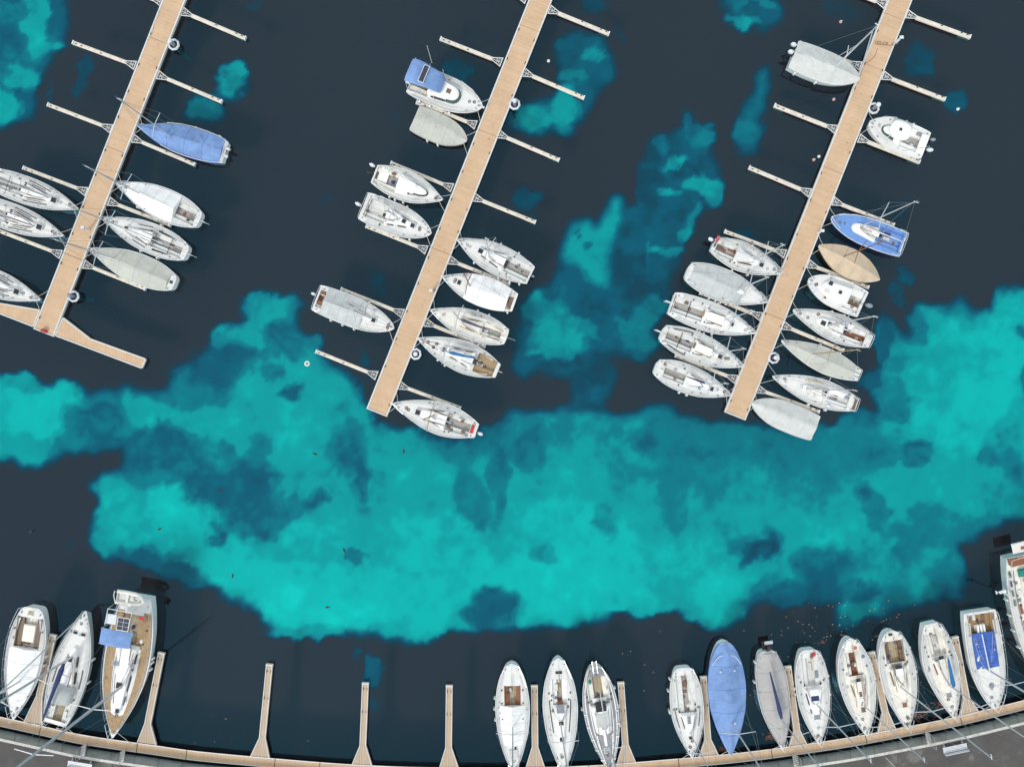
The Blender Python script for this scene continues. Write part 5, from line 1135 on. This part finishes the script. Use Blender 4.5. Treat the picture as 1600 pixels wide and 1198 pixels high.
b.coach(.35,.74,.52,.26,.30,'gel2',1.0).windows(((.12,.45),),'wood').slide(.36,.6,.6,'gel2').hatch(.75,.0,.48,.48,'engg').mast(1493,1070,15,1.6,.085,spl=.95,spf=(.42,)).boom(.30,'azure',r=.20,off=.25,z=2.1).block(.02,.4,.5,.12,.08,'wood','stern_rail_cap').pulpit(.9,.5).pushpit(.14,.5).lifelines(.14,.86,n=5).winches(((.22,.7),(.22,-.7),(.32,.62),(.32,-.62),(.36,.7))).tiller(.04,.2).clutter(((.1,-.2,'coil','brown'),(.36,-.3,'coil','azure'),(.3,.4,'coil','rope'))).fit(76,20).fenders(((.22,1),(.45,1),(.62,1)))
b = yacht(SB,'white boat with a wooden floored stern cockpit and royal blue cloth over its middle','blue cloth boat with wooden stern cockpit',(1553,1106),(1530,955),57,'motor',.95,side='gel').cockpit(.02,.24,.72,'teak','teak',depth=.55,c_in=.85).deck()
b.tent(.215,.58,.16,'bcovd',.64,wr=.05,h0=.14,h1=.12,skirt=.02)
for y in (-.35,0,.3): MB().box((b.u(.19), y, .85), (1.2,.22,.18), .1*y, .9).build('rolled_sail', 'gel', b.root)
MB().tube((b.u(.2), -.55, 1.75), (b.u(.66), -.3, 1.8), .06, n=6).build('boom', 'engine', b.root)
b.mast(1546,1048,14,1.5,.10,spl=1.0,spf=(.35,)).pulpit(.85,.5,.03).pushpit(.1,.5,.03).lifelines(.1,.85,n=4)
b.hatch(.76,.05,.01,.01); MB().tube((b.u(.76), 0, 1.1), (b.u(.76), 0, 1.2), .26, n=16).build('round_hatch', 'engg', b.root)
b.fit(77,12).fenders(((.35,1),(.28,1)))
b = yacht(SB,'big cream ketch with green cloth and red brown trim, cut by the right edge','big cream ketch at the right edge',(1655,1108),(1600,866),80,'wide',1.25,deck='gel2',hull='antif',rail='beam').cockpit(.10,.30,.42,'gel2','teakl').deck()
b.coach(.30,.66,.50,.40,.45,'gel2',.8).windows(((.1,.3),(.4,.6),(.7,.85)),'glass').mast(1640,1020,17,2.2,.13,spf=(.5,))
b.block(.10,-.18,.75,1.5,.4,'green','folded_cloth',.05).block(.03,-.35,.9,1.5,.10,'wood','stern_deck').block(-.055,-.10,1.1,1.9,.12,'beam','boarding_platform',.0).block(.02,-.72,.7,.12,.2,'wood','trim_board').block(.33,-.62,1.0,.25,.08,'wood','trim_board').block(.42,-.62,.5,.22,.10,'teak','deck_box').block(-.05,-.05,.3,.5,.2,'wood','stern_locker').block(.22,-.55,.5,.35,.12,'beam','seat_cushion').block(.27,-.62,.3,.25,.2,'engg','vent_cowl').block(.50,-.66,.6,.2,.15,'gelw','rolled_awning')
b.pulpit(.9,.6).pushpit(.1,.7,.03).lifelines(.1,.88,n=7,h=.65).winches(((.24,-.66),(.30,-.6),(.38,-.7))).fit(78,24).fenders(((.26,-1),(.36,-1),(.46,-1),(.57,-1))).handrails(.34,.6,.38,'wood').strip(.08,.60,.70,.72,.05,'brown','deck_seam').clutter(((.16,-.6,'coil','roped'),(.45,-.5,'coil','rope'),(.35,-.5,'bag','gel'))).hatch(.36,-.3,.6,.5)
for k in range(4): MB().box((b.u(.10+.06*k), -b.hw(.15+.06*k)*.84, b.sheer(.1)+.14), (.62,.2,.07)).build('deck_window', 'gglass' if k != 1 else 'navy', b.root)
MB().tube((b.u(.03), -.2, 1.9), (b.u(.26), .1, 2.0), .07, n=6).build('mizzen_boom', 'teakl', b.root)
m = MB(); m.path([(b.u(.23), -b.hw(.25), 1.7), (b.u(.19), -b.hw(.2)-.9, 2.1), (b.u(.17), -b.hw(.2)-1.4, 2.3), (b.u(.165), -b.hw(.2)-1.9, 2.35)], .06, 6)
m.box((b.u(.17), -b.hw(.2)-1.4, 2.35), (.3,.35,.12)); m.box((b.u(.165), -b.hw(.2)-1.9, 2.38), (.35,.12,.12)); m.build('side_davit', 'steel', b.root)
MB().ball((b.u(.20), -b.hw(.22)-.28, 1.1), (.22,.22,.25), 10, 6).build('round_fender', 'fend', b.root, True)

# running rigging and loose gear on every open boat
for bi, b in enumerate(BOATS):
    rd_ = random.Random(100+bi)
    names = [o.name.split('.')[0] for o in b.root.children]
    if b.root['category'] == 'covered boat': continue
    c = b.cp or (0,.3,.5,.5)
    if 'mast' in names and b.cp:
        for k in range(rd_.randint(3,5)):
            y0 = rd_.uniform(-.10,.10)*b.B; y1 = rd_.choice((-1,1))*rd_.uniform(.12,.30)*b.B; u0 = min(b.ub, .9); u1 = c[1]+rd_.uniform(-.02,.03)
            P = []
            for t in (0,.25,.5,.75,1):
                u = u0+(u1-u0)*t; y = y0+(y1-y0)*t**.6+rd_.uniform(-.03,.03); P.append((b.u(u), y, b.top(u, y)+.04))
            MB().path(P, .014, 4).build('sheet', rd_.choice(['roped','rope','navy','wood','engg','brown']), b.root)
    for k in range(rd_.randint(2,4)):
        u = rd_.uniform(c[0]+.03, c[1]-.03); b.clutter([(u, rd_.uniform(-.35,.35), rd_.choice(['coil','coil','bag','cushion']), rd_.choice(['roped','rope','brown','engg','beam','gcov','navy','gelw']))])
    for k in range(2):
        b.clutter([(rd_.uniform(.78,.93), rd_.uniform(-.12,.12), 'coil', rd_.choice(['rope','roped','engg']))])

# ------------------------------------------------------------------ mooring lines
PIER_AX = Vector((.366, .93, 0)).normalized()
for i, b in enumerate(BOATS):
    quay = b.mid.y < -22
    bw = Vector((b.u(.97), 0, b.sheer(1)+.1)); c, s_ = math.cos(b.ang), math.sin(b.ang)
    def wd(v): return Vector((b.mid.x+v[0]*c-v[1]*s_, b.mid.y+v[0]*s_+v[1]*c, v[2]))
    if not quay:
        for e, sg in (('upper', 1), ('lower', -1)):
            p0 = wd((b.u(.955), b.hw(.955)*(.8 if (c > 0) == (sg > 0) else -.8)*(1), b.sheer(1)+.08))
            # nearest pier edge from the bow, along the perpendicular to the pier
            best = None
            for (tl, tr, bl, br) in (((254,0),(290,0),(52.6,511.5),(85,525)),((826,0),(863,0),(572.7,637),(605.8,649)),((1386,0),(1427,0),(1133,642.7),(1164.5,654))):
                for (a, d) in ((tl, bl), (tr, br)):
                    A, D = W(*a, .6), W(*d, .6); ax = (A-D).normalized(); q = D+ax*(p0-D).dot(ax); L = (q-p0).length
                    if best is None or L < best[0]: best = (L, q, ax, D)
            q = best[1]+best[2]*sg*(.75+.35*((i*7) % 3)/3)
            q += (q-p0).normalized()*.12; q.z = .62
            if (q-best[3]).dot(best[2]) < .1: q = best[3]+best[2]*.15+(q-best[1])*.02
            rope(p0, q, f'{e} bow mooring line of the {b.short}')
    else:
        # the end facing the quay
        ub = 1 if wd((b.u(1),0,0)).y < wd((b.u(0),0,0)).y else 0
        uu = .955 if ub else .01
        for e, sg in (('left', -1), ('right', 1)):
            y = b.hw(uu)*.8; cand = sorted([wd((b.u(uu), y, b.sheer(uu)+.08)), wd((b.u(uu), -y, b.sheer(uu)+.08))], key=lambda v: v.x)
            p0 = cand[0] if sg < 0 else cand[1]
            k = S*(H-.5)/H; px = p0.x/k+800+sg*14; q = qp(px, 3, .58)
            if q.y > p0.y-.2: q = qp(px+sg*8, 4, .58)
            rope(p0, q, f'{e} mooring line of the {b.short}', sag=.05)

# ------------------------------------------------------------------ small things on the piers and the water
def tuft(name, px, py, z, build, label, cat, group=None):
    t = empty(name, W(px, py, z)); build(t); tag(t, label, cat, group); return t
def redbox(t):
    m = MB(); m.box((0,0,.16), (.55,.32,.32), R(-20)); m.build('case', 'red', t); MB().box((-.1,.05,.34), (.2,.3,.05), R(-20)).build('lid', 'wood', t)
tuft('rescue_box', 70, 517, .60, redbox, 'small red box at the end of the left pier', 'box')
def post(t):
    MB().tube((0,0,0), (0,0,1.0), .14, .12, 10).build('post', 'engine', t); MB().box((0,0,1.08), (.36,.3,.22)).build('head', 'engine', t); MB().box((.0,-.16,1.05), (.2,.04,.12)).build('socket_panel', 'glass', t)
for px, py, l in ((139,359,'white power post on the left pier between the bare decked and racing yachts'),(675,456,'white power post on the right edge of the middle pier'),(1400,66.5,'white power post on the right edge of the right pier near the top'),(1278,364,'white power post on the right pier beside the blue decked boat')):
    tuft('power_post', px, py, .6, post, l, 'power post', 'power posts on the piers')
def coil(m_):
    def f(t):
        m = MB(); pts = [((.3+.03*k)*math.cos(k*.9)+.006*k*k, (.25)*math.sin(k*.9)-.012*k, .02+.004*(k % 5)) for k in range(26)]; pts = [(x*.62, y*.62, z) for x, y, z in pts]; m.path(pts, .022, 4); m.build('rope_turns', m_, t)
    return f
tuft('rope_coil', 1370, 67, .61, coil('roped'), 'tangled brown rope on the right pier near the top', 'rope')
def hose(t):
    p = [W(1371,76,.6), W(1368,86,.6), W(1360,95,.6), W(1352,99,.6)]; o = t.location
    MB().path([v-o for v in p], .02, 4).build('hose', 'roped', t)
tuft('hose', 1365, 88, .61, hose, 'thin brown line trailing over the right pier to its left edge', 'rope')
def hose2(t):
    o = t.location; P = [(248,15),(246,25),(241,36),(238,47),(234,56),(231,64)]
    MB().path([W(x+1.5*math.sin(i*2.3), y, .62)-o for i, (x, y) in enumerate(P)], .028, 5).build('rope_run', 'rope', t)
tuft('edge_rope', 241, 36, .62, hose2, 'rope lying along the left edge of the left pier near the top', 'rope')
def ringb(t):
    MB().path([(.22*math.cos(a), .22*math.sin(a), .04) for a in [2*math.pi*k/12 for k in range(12)]], .08, 6, closed=True).build('ring', 'gel2', t, True)
    MB().ball((0,0,.05), (.08,.08,.1), 8, 5).build('eye', 'pinkish', t, True)
tuft('mooring_buoy', 480, 568, 0, ringb, 'small white ring buoy afloat left of the middle pier', 'buoy')
def ballb(c):
    def f(t): MB().ball((0,0,.08), .17, 10, 6).build('float', c, t, True); MB().path([(.1*math.cos(a), 0, .26+.06*math.sin(a)) for a in [math.pi*k/6 for k in range(7)]], .025, 5).build('eye', 'rope', t)
    return f
for px, py, c, l in ((857,96,'gel2','pale round buoy right of the middle pier near the top'),(1313,35,'pinkish','faded red buoy left of the right pier near the top'),(1302,156,'pinkish','pinkish buoy below the grey tarpaulin motorboat'),(1271,250,'pinkish','lower left buoy of the close pair left of the right pier'),(1279,245,'gel2','upper right buoy of the close pair left of the right pier'),(1496,171,'gelw','tiny pale buoy beyond the second finger pier at the upper right')):
    tuft('mooring_buoy', px, py, 0, ballb(c), l, 'buoy', 'small buoys between the piers')
def duck(px, py, a, label):
    m = MB(); rg = []
    for x, w, h in ((-.24,.02,.16),(-.16,.07,.15),(-.04,.105,.13),(.08,.10,.13),(.16,.06,.17),(.19,.045,.24),(.23,.05,.28),(.28,.04,.27),(.33,.015,.25)):
        rg.append([(x, w*math.cos(t), h*(.5 if x < .1 else .85)+w*.9*math.sin(t)) for t in [2*math.pi*k/8 for k in range(8)]])
    m.rings(rg); o = m.build('duck', 'duck', None, True, W(px, py, 0)); o.rotation_euler = (0,0,R(a)); tag(o, label, 'duck', 'ducks on the water')
for d in ((250,826,20,'lone dark duck over the bright sand in the lower left lagoon'),(493,709,160,'dark duck swimming near the centre left of the turquoise water'),(631,705,100,'dark duck below the last boat of the middle pier'),(345,765,200,'dark duck over the weed patch left of centre'),(206,410,60,'dark duck') ,(364,899,80,'dark duck over bright sand above the leftmost empty finger pier'),(512,948,10,'dark duck near the lower border of the turquoise water'),(538,859,300,'dark duck over mid turquoise water below centre'),(49,830,30,'dark duck on the dark water near the left edge')):
    if d[3] != 'dark duck': duck(*d)
# drifting autumn leaves
def leaves():
    rd_ = random.Random(3); m = MB()
    cl = [(975,1040,60,45,40),(1290,985,95,45,120),(1390,975,70,40,60),(1180,1050,110,60,70),(1440,1085,60,40,60),(1310,1100,60,50,30),(1560,1010,60,80,30),(330,1140,60,50,16),(480,1150,60,20,8),(1240,1120,40,40,24)]
    for cx, cy, rx, ry, n in cl:
        for _ in range(int(n*.5)):
            px = cx+rd_.gauss(0, rx*.5); py = cy+rd_.gauss(0, ry*.5)
            if py > qy(px)-4: continue
            p = W(px, py, .012); a = rd_.uniform(0, 6.28); l = rd_.uniform(.025,.085)
            P = [(l*math.cos(a+t)*q, l*math.sin(a+t)*q*.8, rd_.uniform(.0,.02)) for t, q in ((0,1.2),(.8,.7),(1.6,1),(2.6,.6),(3.4,1),(4.4,.7),(5.3,1))]
            m.add([(p.x+x, p.y+y, p.z+z) for x, y, z in P], [tuple(range(7))])
    o = m.build('floating_leaves', mat('autumn_leaves', (.34,.13,.05), .8, c2=(.30,.25,.17), scale=.9)); tag(o, kind='stuff')
leaves()
def clump(px, py, r, label, seed):
    rd_ = random.Random(seed); m = MB(); o = W(px, py, .01)
    for _ in range(int(90*r)):
        a = rd_.uniform(0,6.28); q = abs(rd_.gauss(0, r*.5)); c = (q*math.cos(a)*1.3, q*math.sin(a)*.7, rd_.uniform(0,.04)); b_ = rd_.uniform(0,6.28); l = rd_.uniform(.05,.12)
        m.add([(c[0]+l*math.cos(b_+t), c[1]+l*.7*math.sin(b_+t), c[2]) for t in (0,1.2,2.4,3.7,5)], [(0,1,2,3,4)])
    ob = m.build('leaf_raft', M['leafb'], None, False, o); tag(ob, label, 'leaves', kind='stuff')
M['leafb'] = mat('wet_leaves', (.13,.05,.03), .7, c2=(.07,.035,.03), scale=3)
clump(1428,1118,1.9,'raft of wet brown leaves caught against the quay walkway',1); clump(1128,1170,.6,'small raft of wet leaves against the quay walkway right of the blue wrapped boat',2); clump(1203,1150,.7,'small raft of wet leaves between the blue wrapped and taupe covered boats',3); clump(1284,1003,.35,'orange leaf cluster afloat above the brown hatch cream boat',4); clump(1470,1100,.9,'raft of brown leaves beneath the azure sail boat',5)

# ------------------------------------------------------------------ light, sky, camera
EL, AZ = 42, 218      # sun elevation, compass azimuth measured clockwise from +Y
w = bpy.data.worlds.new('World'); scene.world = w; w.use_nodes = True; nt = w.node_tree; nt.nodes.clear()
sky = nt.nodes.new('ShaderNodeTexSky'); sky.sky_type = 'NISHITA'; sky.sun_disc = False
sky.sun_elevation = R(EL); sky.sun_rotation = R(AZ); sky.dust_density = .3; sky.air_density = 1.0; sky.ozone_density = 1.0
bg = nt.nodes.new('ShaderNodeBackground'); bg.inputs['Strength'].default_value = .13
wo = nt.nodes.new('ShaderNodeOutputWorld'); cl = nt.nodes.new('ShaderNodeTexNoise'); cl.inputs['Scale'].default_value = 2.2; cl.inputs['Detail'].default_value = 5
cr = nt.nodes.new('ShaderNodeValToRGB'); nt.links.new(cl.outputs['Fac'], cr.inputs[0])
cr.color_ramp.elements[0].position = .3; cr.color_ramp.elements[0].color = (5.3,5.8,6.2,1); cr.color_ramp.elements[1].position = .7; cr.color_ramp.elements[1].color = (6.9,7.2,7.4,1)
mw = nt.nodes.new('ShaderNodeMix'); mw.data_type = 'RGBA'; mw.inputs['Factor'].default_value = .8
nt.links.new(sky.outputs[0], mw.inputs['A']); nt.links.new(cr.outputs[0], mw.inputs['B']); nt.links.new(mw.outputs['Result'], bg.inputs[0]); nt.links.new(bg.outputs[0], wo.inputs[0])
sd = bpy.data.lights.new('sun', 'SUN'); sd.energy = 1.7; sd.angle = R(11); sd.color = (1,.96,.90)
so = bpy.data.objects.new('sun', sd); col.objects.link(so)
dv = Vector((math.sin(R(AZ))*math.cos(R(EL)), math.cos(R(AZ))*math.cos(R(EL)), math.sin(R(EL))))
so.rotation_euler = dv.to_track_quat('Z', 'Y').to_euler()
cd = bpy.data.cameras.new('camera'); cam = bpy.data.objects.new('camera', cd); col.objects.link(cam)
cam.location = (0, 0, H); cam.rotation_euler = (0,0,0); cd.sensor_width = 36; cd.lens = 18/((800*S)/H); cd.clip_start = .5; cd.clip_end = 3000
scene.camera = cam
scene.view_settings.view_transform = 'Standard'; scene.view_settings.look = 'None'; scene.view_settings.exposure = .38; scene.view_settings.gamma = 1
